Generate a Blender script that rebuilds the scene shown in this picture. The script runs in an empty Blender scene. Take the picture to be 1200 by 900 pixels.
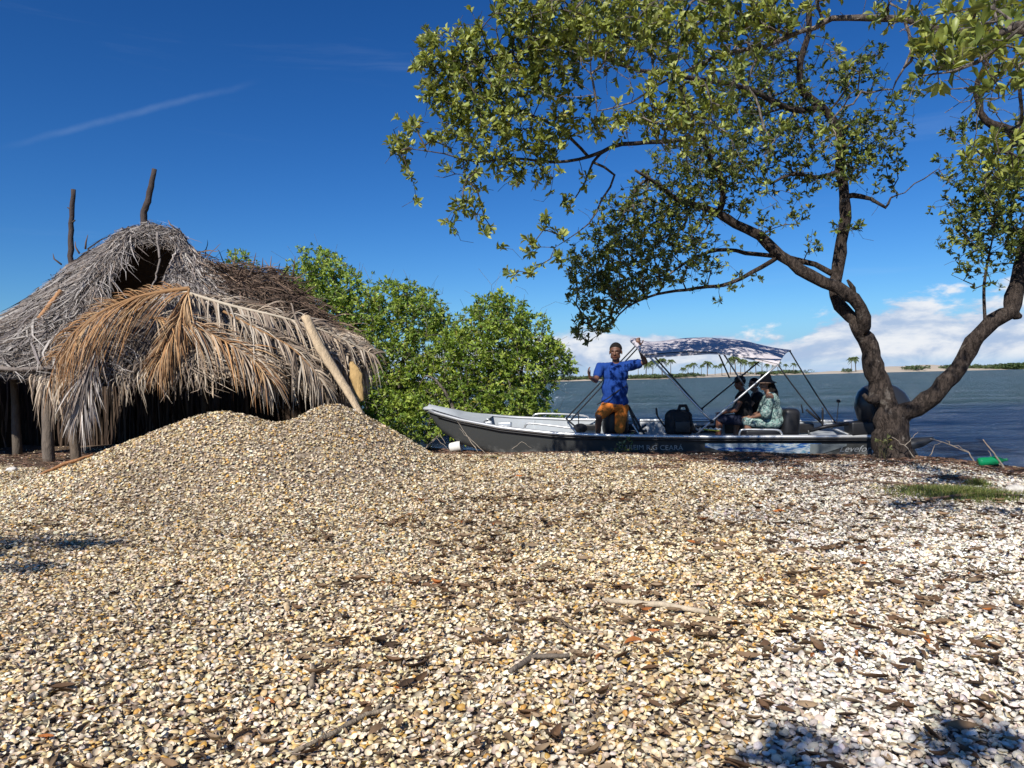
import bpy, bmesh, math, random
import numpy as np
from mathutils import Vector, Matrix, Euler, noise as mnoise

R = math.radians
rng = np.random.default_rng(7)
random.seed(7)
SC = bpy.context.scene
COL = SC.collection

# ------------------------------------------------------------------ camera
CAM_Z = 1.45
FPX = 870.0                      # focal length in pixels of a 1200 wide picture
ROLL = R(1.15)
PITCH = math.atan((450 - 443) / FPX)
fwd = Vector((0, math.cos(PITCH), -math.sin(PITCH)))
up0 = Vector((0, math.sin(PITCH), math.cos(PITCH)))
rt0 = Vector((1, 0, 0))
c_rt = rt0 * math.cos(ROLL) - up0 * math.sin(ROLL)
c_up = up0 * math.cos(ROLL) + rt0 * math.sin(ROLL)
CP = Vector((0, 0, CAM_Z))
cam_d = bpy.data.cameras.new('camera')
cam = bpy.data.objects.new('camera', cam_d)
COL.objects.link(cam)
cam_d.sensor_width = 36.0
cam_d.lens = 36.0 * FPX / 1200
cam_d.clip_end = 9000
cam_d.clip_start = 0.05
mrot = Matrix((c_rt, c_up, -fwd)).transposed()
cam.matrix_world = Matrix.Translation(CP) @ mrot.to_4x4()
SC.camera = cam


def W(px, py, Y):
    """the point at distance Y (metres north of the camera) seen in direction px, py"""
    d = c_rt * ((px - 600) / FPX) + c_up * ((450 - py) / FPX) + fwd
    return CP + d * (Y / d.y)


# ------------------------------------------------------------------ light
SUN_EL = R(41)
SUN_AZ = R(180 + 24)            # clockwise from +Y
sd = Vector((math.sin(SUN_AZ) * math.cos(SUN_EL), math.cos(SUN_AZ) * math.cos(SUN_EL), math.sin(SUN_EL)))
sl = bpy.data.lights.new('sun', 'SUN')
sl.energy = 5.0
sl.angle = R(0.55)
sl.color = (1.0, 0.945, 0.86)
so = bpy.data.objects.new('sun', sl)
COL.objects.link(so)
so.rotation_euler = (-sd).to_track_quat('-Z', 'Y').to_euler()
so.location = (0, 0, 40)

wd = bpy.data.worlds.new('World')
SC.world = wd
wd.use_nodes = True
nt = wd.node_tree
nt.nodes.clear()


def nd(tree, typ, **kw):
    n = tree.nodes.new(typ)
    for k, v in kw.items():
        if k == 'i':
            for kk, vv in v.items():
                n.inputs[kk].default_value = vv
        else:
            setattr(n, k, v)
    return n


def lk(tree, a, b):
    tree.links.new(a, b)


def mth(tree, op, a, b=None, c=None, clamp=False):
    n = tree.nodes.new('ShaderNodeMath')
    n.operation = op
    n.use_clamp = clamp
    for k, v in enumerate((a, b, c)):
        if v is None:
            continue
        if isinstance(v, (int, float)):
            n.inputs[k].default_value = v
        else:
            tree.links.new(v, n.inputs[k])
    return n.outputs[0]


def mixc(tree, fac, a, b, blend='MIX'):
    n = tree.nodes.new('ShaderNodeMix')
    n.data_type = 'RGBA'
    n.blend_type = blend
    for s, v in ((n.inputs[0], fac), (n.inputs[6], a), (n.inputs[7], b)):
        if isinstance(v, (int, float)):
            s.default_value = v
        elif isinstance(v, tuple):
            s.default_value = v if len(v) == 4 else (*v, 1)
        else:
            tree.links.new(v, s)
    return n.outputs[2]


def ramp(tree, fac, stops, interp='LINEAR'):
    n = tree.nodes.new('ShaderNodeValToRGB')
    n.color_ramp.interpolation = interp
    els = n.color_ramp.elements
    while len(els) < len(stops):
        els.new(0.5)
    for e, (p, c) in zip(els, stops):
        e.position = p
        e.color = (*c, 1) if len(c) == 3 else c
    tree.links.new(fac, n.inputs[0])
    return n.outputs[0]


def smooth(tree, v, a, b):
    n = tree.nodes.new('ShaderNodeMapRange')
    n.interpolation_type = 'SMOOTHSTEP'
    n.inputs[1].default_value = a
    n.inputs[2].default_value = b
    tree.links.new(v, n.inputs[0])
    return n.outputs[0]


def noise_tex(tree, vec, scale, detail=4.0, rough=0.55, dist=0.0, dims='3D'):
    n = tree.nodes.new('ShaderNodeTexNoise')
    n.noise_dimensions = dims
    n.inputs['Scale'].default_value = scale
    n.inputs['Detail'].default_value = detail
    n.inputs['Roughness'].default_value = rough
    n.inputs['Distortion'].default_value = dist
    if vec is not None:
        tree.links.new(vec, n.inputs['Vector'])
    return n.outputs[0]


sky = nd(nt, 'ShaderNodeTexSky')
sky.sky_type = 'NISHITA'
sky.sun_disc = False
sky.sun_elevation = SUN_EL
sky.sun_rotation = SUN_AZ
sky.altitude = 0
sky.air_density = 1.0
sky.dust_density = 0.25
sky.ozone_density = 3.0
hs0 = nd(nt, 'ShaderNodeHueSaturation', i={'Saturation': 1.25, 'Value': 0.92})
lk(nt, sky.outputs[0], hs0.inputs['Color'])
SKS = 0.085
sps = nd(nt, 'ShaderNodeSeparateColor'); lk(nt, hs0.outputs[0], sps.inputs[0])
cmb = nd(nt, 'ShaderNodeCombineColor')
for k_, (g_, a_) in enumerate(((1.228, 0.66), (1.195, 0.97), (1.22, 1.34))):
    v_ = mth(nt, 'POWER', mth(nt, 'MAXIMUM', mth(nt, 'MULTIPLY', sps.outputs[k_], SKS), 0.0), g_)
    lk(nt, mth(nt, 'MULTIPLY', v_, a_ / SKS), cmb.inputs[k_])
tc = nd(nt, 'ShaderNodeTexCoord')
sep = nd(nt, 'ShaderNodeSeparateXYZ')
lk(nt, tc.outputs['Generated'], sep.inputs[0])
dx, dy, dz = sep.outputs
# cumulus bank low over the horizon
mp = nd(nt, 'ShaderNodeMapping')
mp.inputs['Scale'].default_value = (9.0, 9.0, 22.0)
mp.inputs['Location'].default_value = (3.1, 0.4, 1.2)
lk(nt, tc.outputs['Generated'], mp.inputs['Vector'])
n1 = noise_tex(nt, mp.outputs[0], 1.0, 9.0, 0.58, 0.25)
mp2 = nd(nt, 'ShaderNodeMapping')
mp2.inputs['Scale'].default_value = (2.6, 2.6, 0.5)
lk(nt, tc.outputs['Generated'], mp2.inputs['Vector'])
n2 = noise_tex(nt, mp2.outputs[0], 1.0, 2.0)
# the bank's top rises towards the right
top = mth(nt, 'MULTIPLY_ADD', dx, 0.062, 0.050)
top = mth(nt, 'ADD', top, mth(nt, 'MULTIPLY_ADD', n2, 0.10, -0.05))
rel = mth(nt, 'DIVIDE', dz, mth(nt, 'MAXIMUM', top, 0.02))
edge = mth(nt, 'SUBTRACT', n1, mth(nt, 'MULTIPLY_ADD', mth(nt, 'POWER', mth(nt, 'MAXIMUM', rel, 0.0), 2.6), 0.20, 0.275))
cov = smooth(nt, edge, 0.0, 0.10)
base_fade = smooth(nt, dz, 0.004, 0.022)
cov = mth(nt, 'MULTIPLY', cov, mth(nt, 'MULTIPLY_ADD', base_fade, 0.60, 0.36))
right_only = smooth(nt, dx, -0.30, 0.02)
cov = mth(nt, 'MULTIPLY', cov, right_only)
mp3 = nd(nt, 'ShaderNodeMapping')
mp3.inputs['Scale'].default_value = (9.0, 9.0, 22.0)
mp3.inputs['Location'].default_value = (3.22, 0.4, 0.95)
lk(nt, tc.outputs['Generated'], mp3.inputs['Vector'])
n1b = noise_tex(nt, mp3.outputs[0], 1.0, 6.0, 0.58, 0.25)
relief = smooth(nt, mth(nt, 'SUBTRACT', n1, n1b), -0.14, 0.12)
ccol = mixc(nt, relief, (4.3, 5.5, 7.6), (8.8, 9.0, 9.4))
# low stratus bands under the cumulus
bandm = nd(nt, 'ShaderNodeMapping')
bandm.inputs['Scale'].default_value = (5.0, 5.0, 120.0)
lk(nt, tc.outputs['Generated'], bandm.inputs['Vector'])
nb = noise_tex(nt, bandm.outputs[0], 1.0, 4.0)
band = mth(nt, 'MULTIPLY', smooth(nt, nb, 0.42, 0.62), mth(nt, 'SUBTRACT', 1.0, smooth(nt, dz, 0.02, 0.05)))
band = mth(nt, 'MULTIPLY', band, 0.35)
# thin cirrus
cm = nd(nt, 'ShaderNodeMapping')
cm.inputs['Scale'].default_value = (1.6, 1.6, 16.0)
cm.inputs['Rotation'].default_value = (0.0, R(7), 0.0)
lk(nt, tc.outputs['Generated'], cm.inputs['Vector'])
nc = noise_tex(nt, cm.outputs[0], 1.5, 6.0, 0.6, 0.3)
cir = mth(nt, 'MULTIPLY', smooth(nt, nc, 0.56, 0.80), 0.07)
cir = mth(nt, 'MULTIPLY', cir, smooth(nt, dz, 0.03, 0.12))
# vapour trail, upper left
a3 = (W(20, 170, 10) - CP).normalized()
b3 = (W(285, 101, 10) - CP).normalized()
nrm = a3.cross(b3).normalized()
vd = nd(nt, 'ShaderNodeVectorMath', operation='DOT_PRODUCT')
vd.inputs[1].default_value = nrm
lk(nt, tc.outputs['Generated'], vd.inputs[0])
wob = noise_tex(nt, tc.outputs['Generated'], 14.0, 3.0)
dist = mth(nt, 'ABSOLUTE', mth(nt, 'ADD', vd.outputs['Value'], mth(nt, 'MULTIPLY_ADD', wob, 0.012, -0.006)))
tr = mth(nt, 'SUBTRACT', 1.0, smooth(nt, dist, 0.0, 0.0055))
mid = (a3 + b3).normalized()
vd2 = nd(nt, 'ShaderNodeVectorMath', operation='DOT_PRODUCT')
vd2.inputs[1].default_value = mid
lk(nt, tc.outputs['Generated'], vd2.inputs[0])
rad = a3.dot(mid)
tr = mth(nt, 'MULTIPLY', tr, smooth(nt, vd2.outputs['Value'], rad - 0.004, 1.0))
tr = mth(nt, 'MULTIPLY', tr, mth(nt, 'MULTIPLY_ADD', noise_tex(nt, tc.outputs['Generated'], 30.0, 4.0), 0.14, 0.0))
lowsky = mth(nt, 'SUBTRACT', 1.0, smooth(nt, dz, -0.01, 0.10))
skyc = mixc(nt, mth(nt, 'MULTIPLY', lowsky, 0.85), cmb.outputs[0], (2.5, 5.0, 8.6))
c = mixc(nt, cir, skyc, (6.0, 7.4, 9.0))
c = mixc(nt, tr, c, (6.0, 7.4, 9.0))
c = mixc(nt, band, c, (5.6, 6.6, 8.6))
c = mixc(nt, cov, c, ccol)
bg = nd(nt, 'ShaderNodeBackground')
bg.inputs['Strength'].default_value = 0.085
lk(nt, c, bg.inputs[0])
wo = nd(nt, 'ShaderNodeOutputWorld')
lk(nt, bg.outputs[0], wo.inputs[0])

SC.view_settings.view_transform = 'Standard'
SC.view_settings.look = 'None'
SC.view_settings.exposure = 0.22
SC.view_settings.gamma = 1.0
SC.view_settings.use_curve_mapping = False
SC.render.engine = 'CYCLES'
SC.cycles.use_denoising = True
SC.cycles.max_bounces = 6
SC.cycles.diffuse_bounces = 3
SC.cycles.transmission_bounces = 3
SC.cycles.caustics_reflective = False
SC.cycles.caustics_refractive = False


# ------------------------------------------------------------------ helpers
def tag(o, label=None, cat=None, group=None, kind=None):
    if label: o['label'] = label
    if cat: o['category'] = cat
    if group: o['group'] = group
    if kind: o['kind'] = kind
    return o


def empty(name, loc):
    o = bpy.data.objects.new(name, None)
    COL.objects.link(o)
    o.location = loc
    o.empty_display_size = 0.2
    return o


def link(name, me, mat, parent=None):
    o = bpy.data.objects.new(name, me)
    COL.objects.link(o)
    if mat and not me.materials:
        me.materials.append(mat)
    if parent is not None:
        o.parent = parent
        o.matrix_parent_inverse = Matrix.Translation(-parent.location) if parent.parent is None else Matrix.Identity(4)
    return o


def mesh_np(name, V, F, col=None, smooth_=True):
    """V (n,3); F list of (m,k) index arrays; col (n,4) -> mesh"""
    me = bpy.data.meshes.new(name)
    V = np.asarray(V, dtype=np.float32)
    me.vertices.add(len(V))
    me.vertices.foreach_set('co', V.ravel())
    Fs = [np.asarray(f, dtype=np.int32) for f in F if len(f)]
    nl = sum(f.size for f in Fs)
    npoly = sum(len(f) for f in Fs)
    me.loops.add(nl)
    me.polygons.add(npoly)
    me.loops.foreach_set('vertex_index', np.concatenate([f.ravel() for f in Fs]))
    tot = np.concatenate([np.full(len(f), f.shape[1], np.int32) for f in Fs])
    st = np.concatenate([[0], np.cumsum(tot)[:-1]]).astype(np.int32)
    me.polygons.foreach_set('loop_start', st)
    me.polygons.foreach_set('use_smooth', np.full(npoly, smooth_, dtype=bool))
    if col is not None:
        ca = me.color_attributes.new('Col', 'FLOAT_COLOR', 'POINT')
        c4 = np.ones((len(V), 4), np.float32)
        c4[:, :col.shape[1]] = col
        ca.data.foreach_set('color', c4.ravel())
    me.update(calc_edges=True)
    me.validate()
    return me


class MB:
    """collects shapes with colours into one mesh"""
    def __init__(s):
        s.V = []; s.F = {}; s.C = []; s.n = 0

    def add(s, V, F, col=(1, 1, 1)):
        V = np.asarray(V, dtype=np.float64).reshape(-1, 3)
        for f in F:
            f = np.asarray(f, dtype=np.int64)
            if f.size == 0: continue
            s.F.setdefault(f.shape[1], []).append(f + s.n)
        c = np.asarray(col, dtype=np.float64)
        if c.ndim == 1: c = np.tile(c[:3], (len(V), 1))
        s.V.append(V); s.C.append(c[:, :3]); s.n += len(V)
        return s

    def tube(s, pts, rad, n=8, col=(1, 1, 1), cap=True, squash=1.0):
        P = np.array([tuple(p) for p in pts], float)
        K = len(P)
        r = np.full(K, rad, float) if np.isscalar(rad) else np.asarray(rad, float)
        T = np.gradient(P, axis=0)
        T /= np.linalg.norm(T, axis=1)[:, None] + 1e-9
        ref = np.array([0, 0, 1.0]) if abs(T[0][2]) < 0.9 else np.array([1.0, 0, 0])
        a = np.linspace(0, 2 * math.pi, n, endpoint=False)
        V = []
        u = np.cross(T[0], ref); u /= np.linalg.norm(u)
        for k in range(K):
            u = u - T[k] * np.dot(u, T[k]); u /= np.linalg.norm(u) + 1e-9
            w = np.cross(T[k], u)
            V.append(P[k] + r[k] * (np.cos(a)[:, None] * u + squash * np.sin(a)[:, None] * w))
        V = np.concatenate(V)
        i = np.arange(n); j = (i + 1) % n
        F = np.concatenate([np.stack([k * n + i, k * n + j, (k + 1) * n + j, (k + 1) * n + i], 1) for k in range(K - 1)])
        Fs = [F]
        if cap:
            V = np.concatenate([V, P[:1], P[-1:]])
            Fs.append(np.stack([j, i, np.full(n, K * n)], 1))
            Fs.append(np.stack([(K - 1) * n + i, (K - 1) * n + j, np.full(n, K * n + 1)], 1))
        c = np.asarray(col, float)
        if c.ndim == 2:
            cc = np.repeat(c, n, axis=0)
            if cap: cc = np.concatenate([cc, c[:1], c[-1:]])
            c = cc
        return s.add(V, Fs, c)

    def box(s, c, d, rot=None, col=(1, 1, 1), bev=0.12):
        """bevelled box: centre c, size d"""
        b = min(d) * bev
        bm = bmesh.new()
        bmesh.ops.create_cube(bm, size=1)
        for v in bm.verts:
            v.co = Vector((v.co.x * d[0], v.co.y * d[1], v.co.z * d[2]))
        bmesh.ops.bevel(bm, geom=list(bm.edges), offset=b, segments=2, profile=0.6, affect='EDGES')
        m = Matrix.Translation(Vector(c)) @ (rot.to_4x4() if rot is not None else Matrix.Identity(4))
        bm.transform(m)
        s.from_bm(bm, col)
        return s

    def from_bm(s, bm, col=(1, 1, 1)):
        bm.verts.ensure_lookup_table()
        V = [tuple(v.co) for v in bm.verts]
        F = {}
        for f in bm.faces:
            idx = [v.index for v in f.verts]
            if len(idx) > 4:
                for q in range(1, len(idx) - 1):
                    F.setdefault(3, []).append((idx[0], idx[q], idx[q + 1]))
            else:
                F.setdefault(len(idx), []).append(idx)
        bm.free()
        return s.add(V, list(F.values()), col)

    def grid(s, G, col=(1, 1, 1), closed=False):
        """G (a,b,3)"""
        G = np.asarray(G, float); a, b = G.shape[:2]
        ii, jj = np.meshgrid(np.arange(a - 1), np.arange(b if closed else b - 1), indexing='ij')
        ii = ii.ravel(); jj = jj.ravel(); j2 = (jj + 1) % b
        F = np.stack([ii * b + jj, ii * b + j2, (ii + 1) * b + j2, (ii + 1) * b + jj], 1)
        return s.add(G.reshape(-1, 3), [F], col)

    def capsule(s, p0, r0, p1, r1, n=14, col=(1, 1, 1)):
        p0 = np.array(tuple(p0), float); p1 = np.array(tuple(p1), float)
        d = p1 - p0; L = np.linalg.norm(d)
        t = d / L if L > 1e-6 else np.array([0, 0, 1.0])
        pts = []; rs = []
        for q in (1.0, 0.94, 0.77, 0.5, 0.17):
            pts.append(p0 - t * r0 * q); rs.append(r0 * math.sqrt(max(1 - q * q, 0.0)) + 1e-4)
        for q in (0.0, 0.5, 1.0):
            pts.append(p0 + d * q); rs.append(r0 + (r1 - r0) * q)
        for q in (0.17, 0.5, 0.77, 0.94, 1.0):
            pts.append(p1 + t * r1 * q); rs.append(r1 * math.sqrt(max(1 - q * q, 0.0)) + 1e-4)
        P = np.array(pts)
        ref = np.array([0, 0, 1.0]) if abs(t[2]) < 0.9 else np.array([1.0, 0, 0])
        u = np.cross(t, ref); u /= np.linalg.norm(u); w = np.cross(t, u)
        a = np.linspace(0, 2 * math.pi, n, endpoint=False)
        V = np.concatenate([P[k] + rs[k] * (np.cos(a)[:, None] * u + np.sin(a)[:, None] * w) for k in range(len(P))])
        i = np.arange(n); j = (i + 1) % n; K = len(P)
        F = np.concatenate([np.stack([k * n + i, k * n + j, (k + 1) * n + j, (k + 1) * n + i], 1) for k in range(K - 1)])
        return s.add(V, [F, ], col)

    def ell(s, c, r, rot=None, col=(1, 1, 1), n=16):
        bm = bmesh.new()
        bmesh.ops.create_uvsphere(bm, u_segments=n, v_segments=n * 3 // 4, radius=1)
        m = Matrix.Translation(Vector(c)) @ (rot.to_4x4() if rot is not None else Matrix.Identity(4)) @ Matrix.Diagonal((*r, 1))
        bm.transform(m)
        return s.from_bm(bm, col)

    def mesh(s, name, smooth_=True):
        V = np.concatenate(s.V); C = np.concatenate(s.C)
        return mesh_np(name, V, [np.concatenate(f) for f in s.F.values()], C, smooth_)

    def build(s, name, mat, parent=None, smooth_=True):
        return link(name, s.mesh(name, smooth_), mat, parent)


def ribbons(P, wid, S, col):
    """P (N,K,3) centre lines, wid (N,K), S (N,3) or (N,K,3) side vectors, col (N,3) or (N,K,3) -> V, F, C"""
    N, K = P.shape[:2]
    if S.ndim == 2: S = np.repeat(S[:, None, :], K, 1)
    a = P - S * wid[..., None] * 0.5
    b = P + S * wid[..., None] * 0.5
    V = np.stack([a, b], 2).reshape(-1, 3)
    base = (np.arange(N) * K * 2)[:, None]
    k = np.arange(K - 1)[None, :] * 2
    q = base + k
    F = np.stack([q, q + 1, q + 3, q + 2], -1).reshape(-1, 4)
    if col.ndim == 2: col = np.repeat(col[:, None, :], K, 1)
    C = np.repeat(col[:, :, None, :], 2, 2).reshape(-1, 3)
    return V, [F], C


def unit(a):
    return a / (np.linalg.norm(a, axis=-1, keepdims=True) + 1e-9)


def instances(tv, tf, Rm, T, col, tcol=None):
    """template verts (n,3), faces list, Rm (N,3,3) incl. scale, T (N,3), col (N,3)"""
    N = len(T); n = len(tv)
    V = np.einsum('nij,kj->nki', Rm, tv) + T[:, None, :]
    off = (np.arange(N) * n)[:, None, None]
    F = [(np.asarray(f)[None] + off).reshape(-1, np.asarray(f).shape[1]) for f in tf]
    C = np.repeat(col[:, None, :], n, 1)
    if tcol is not None: C = C * tcol[None, :, None]
    return V.reshape(-1, 3), F, C.reshape(-1, 3)


def rotz(a):
    c, s = np.cos(a), np.sin(a); z = np.zeros_like(a); o = np.ones_like(a)
    return np.stack([np.stack([c, -s, z], -1), np.stack([s, c, z], -1), np.stack([z, z, o], -1)], -2)


def rotx(a):
    c, s = np.cos(a), np.sin(a); z = np.zeros_like(a); o = np.ones_like(a)
    return np.stack([np.stack([o, z, z], -1), np.stack([z, c, -s], -1), np.stack([z, s, c], -1)], -2)


# ------------------------------------------------------------------ materials
def new_mat(name):
    m = bpy.data.materials.new(name)
    m.use_nodes = True
    t = m.node_tree
    return m, t, t.nodes['Principled BSDF']


def mat(name, col, rough=0.6, metal=0.0, var=0.15, vscale=6.0, bump=0.0, bscale=40.0, spec=0.5, attr=False, coat=0.0, trans=0.0, stretch=None):
    m, t, b = new_mat(name)
    tcn = nd(t, 'ShaderNodeTexCoord')
    vec = tcn.outputs['Object']
    if stretch:
        mpn = nd(t, 'ShaderNodeMapping'); mpn.inputs['Scale'].default_value = stretch
        lk(t, vec, mpn.inputs['Vector']); vec = mpn.outputs[0]
    if attr:
        an = nd(t, 'ShaderNodeAttribute', attribute_name='Col')
        src = an.outputs['Color']
        if col is not None:
            src = mixc(t, 1.0, src, col, 'MULTIPLY')
    else:
        src = (*col, 1)
    nz = noise_tex(t, vec, vscale, 5.0, 0.6)
    f = mth(t, 'MULTIPLY_ADD', nz, 2 * var, 1 - var)
    cc = nd(t, 'ShaderNodeCombineXYZ')
    for k in range(3): lk(t, f, cc.inputs[k])
    out = mixc(t, 1.0, src, cc.outputs[0], 'MULTIPLY')
    lk(t, out, b.inputs['Base Color'])
    b.inputs['Roughness'].default_value = rough
    b.inputs['Metallic'].default_value = metal
    b.inputs['Specular IOR Level'].default_value = spec
    b.inputs['Coat Weight'].default_value = coat
    if bump > 0:
        bn = nd(t, 'ShaderNodeBump'); bn.inputs['Strength'].default_value = bump
        bn.inputs['Distance'].default_value = 0.02
        lk(t, noise_tex(t, vec, bscale, 5.0, 0.6), bn.inputs['Height'])
        lk(t, bn.outputs[0], b.inputs['Normal'])
    if trans > 0:
        tl = nd(t, 'ShaderNodeBsdfTranslucent')
        lk(t, mixc(t, 1.0, out, (1.6, 1.5, 0.7), 'MULTIPLY'), tl.inputs[0])
        ms = nd(t, 'ShaderNodeMixShader'); ms.inputs[0].default_value = trans
        lk(t, b.outputs[0], ms.inputs[1]); lk(t, tl.outputs[0], ms.inputs[2])
        lk(t, ms.outputs[0], t.nodes['Material Output'].inputs[0])
    return m


M = {}
M['leaf'] = mat('tree_leaf', None, 0.42, var=0.2, vscale=3.0, attr=True, trans=0.26, spec=0.4)
M['bark'] = mat('tree_bark', None, 0.9, var=0.5, vscale=9.0, attr=True, spec=0.2)
_t = M['bark'].node_tree; _b = _t.nodes['Principled BSDF']
_src = _b.inputs['Base Color'].links[0].from_socket
_tc = nd(_t, 'ShaderNodeTexCoord')
_mp = nd(_t, 'ShaderNodeMapping'); _mp.inputs['Scale'].default_value = (1.0, 1.0, 0.35); lk(_t, _tc.outputs['Object'], _mp.inputs['Vector'])
_n1 = noise_tex(_t, _mp.outputs[0], 26.0, 8.0, 0.7, 0.6)
_n2 = noise_tex(_t, _tc.outputs['Object'], 4.2, 6.0, 0.65, 0.5)
_c = mixc(_t, smooth(_t, _n1, 0.40, 0.62), (0.35, 0.33, 0.32), (1.25, 1.2, 1.15))
_c = mixc(_t, 1.0, _src, _c, 'MULTIPLY')
_c = mixc(_t, mth(_t, 'MULTIPLY', smooth(_t, _n2, 0.58, 0.68), 0.6), _c, (0.27, 0.235, 0.20))
lk(_t, _c, _b.inputs['Base Color'])
_bn = nd(_t, 'ShaderNodeBump'); _bn.inputs['Strength'].default_value = 1.0; _bn.inputs['Distance'].default_value = 0.05
lk(_t, mth(_t, 'ADD', _n1, mth(_t, 'MULTIPLY', _n2, 0.8)), _bn.inputs['Height']); lk(_t, _bn.outputs[0], _b.inputs['Normal'])
M['thatch'] = mat('dry_thatch', None, 0.85, var=0.25, vscale=5.0, attr=True, spec=0.2)
M['shell'] = mat('clam_shell', None, 0.5, var=0.12, vscale=60.0, attr=True, spec=0.4)
M['litter'] = mat('leaf_litter', None, 0.8, var=0.3, vscale=30.0, attr=True, spec=0.2)
M['wood'] = mat('weathered_wood', None, 0.85, var=0.55, vscale=16.0, bump=1.0, bscale=38.0, attr=True, spec=0.2, stretch=(1.0, 1.0, 0.35))
M['skin'] = mat('skin', None, 0.5, var=0.1, vscale=20.0, attr=True)
M['cloth'] = mat('woven_cloth', None, 0.9, var=0.12, vscale=18.0, bump=0.4, bscale=30.0, attr=True, spec=0.2)
M['alu'] = mat('brushed_aluminium', (0.62, 0.63, 0.63), 0.35, 0.7, var=0.15, vscale=8.0)
M['black'] = mat('black_plastic', (0.012, 0.012, 0.014), 0.45, var=0.3, vscale=10.0)
M['blackcloth'] = mat('black_webbing', (0.012, 0.013, 0.016), 0.8, var=0.3, vscale=20.0, bump=0.4)
M['cowl'] = mat('satin_motor_cowling', (0.02, 0.022, 0.026), 0.38, var=0.2, vscale=5.0, coat=0.15)
M['liner'] = mat('grey_painted_hull_inside', (0.40, 0.43, 0.45), 0.5, var=0.25, vscale=3.0)
M['white'] = mat('off_white_paint', (0.75, 0.74, 0.70), 0.5, var=0.12, vscale=14.0)
M['canvas'] = mat('grey_awning_canvas', (0.62, 0.58, 0.61), 0.85, var=0.1, vscale=6.0, bump=0.3, bscale=18.0, trans=0.10)
M['foliage_far'] = mat('far_foliage', None, 0.7, var=0.4, vscale=0.4, attr=True, spec=0.2)


# ------------------------------------------------------------------ ground height
SHX = np.array([-60, -12, -8, -4, -1.7, 0, 2, 4, 5.6, 6.7, 9, 14, 60.0])
SHY = np.array([30, 18.5, 17.4, 15.8, 14.5, 13.5, 12.75, 12.05, 11.35, 10.2, 9.3, 8.2, 4.0])


def shore(x):
    return np.interp(x, SHX, SHY)


def sstep(t):
    t = np.clip(t, 0, 1)
    return t * t * (3 - 2 * t)


_gw = [(rng.uniform(0.35, 3.2), rng.uniform(0, 2 * math.pi), rng.uniform(0, 6.28)) for _ in range(16)]


def wav(x, y):
    z = 0
    for f, a, p in _gw:
        z = z + np.sin(f * (x * math.cos(a) + y * math.sin(a)) + p) * 0.016 / (0.5 + f)
    return z


def ground(x, y):
    x = np.asarray(x, float); y = np.asarray(y, float)
    d = shore(x) - y                              # distance inland
    z = 0.20 + wav(x, y) * 1.4
    z = z - 0.10 * sstep((2.4 - d) / 1.8)
    z = np.where(d < 0.30, z + (d - 0.30) * 0.34, z)
    z = np.maximum(z, -1.2)
    # heap of shells
    def cone(cx, cy, h, r, p=1.25, sx=1.0):
        q = np.sqrt(((x - cx) / sx) ** 2 + (y - cy) ** 2 + 0.06) / r
        return h * np.clip(1 - q, 0, 1) ** p
    c1 = cone(-3.80, 9.6, 1.02, 2.05, 1.08, 1.20)
    c2 = cone(-2.42, 9.8, 1.06, 1.62, 1.05)
    c3 = cone(-3.1, 8.6, 0.22, 2.6, 1.5, 1.3)
    m = np.maximum(c1, c2)
    m = m + 0.06 * np.exp(-((c1 - c2) / 0.10) ** 2) * (m > 0.25)
    z = z + m + c3 * (1 - np.clip(m, 0, 0.9) / 1.0) * 0.6
    # the ground rises a little to the hut
    z = z + 0.10 * sstep((-x - 4.5) / 2.0) * sstep((y - 8.5) / 2)
    return z


def litter_mask(x, y):
    """1 where bare brown litter lies instead of shells (around and inside the hut)"""
    a = sstep((y - 10.55 - 0.15 * np.sin(x * 3)) / 0.4) * sstep((-x - 1.6) / 0.8)
    b = sstep((y - 9.3 + (x + 5.6) * 0.9) / 0.5) * sstep((-x - 5.2) / 0.4)
    return np.clip(a + b, 0, 1)


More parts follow.
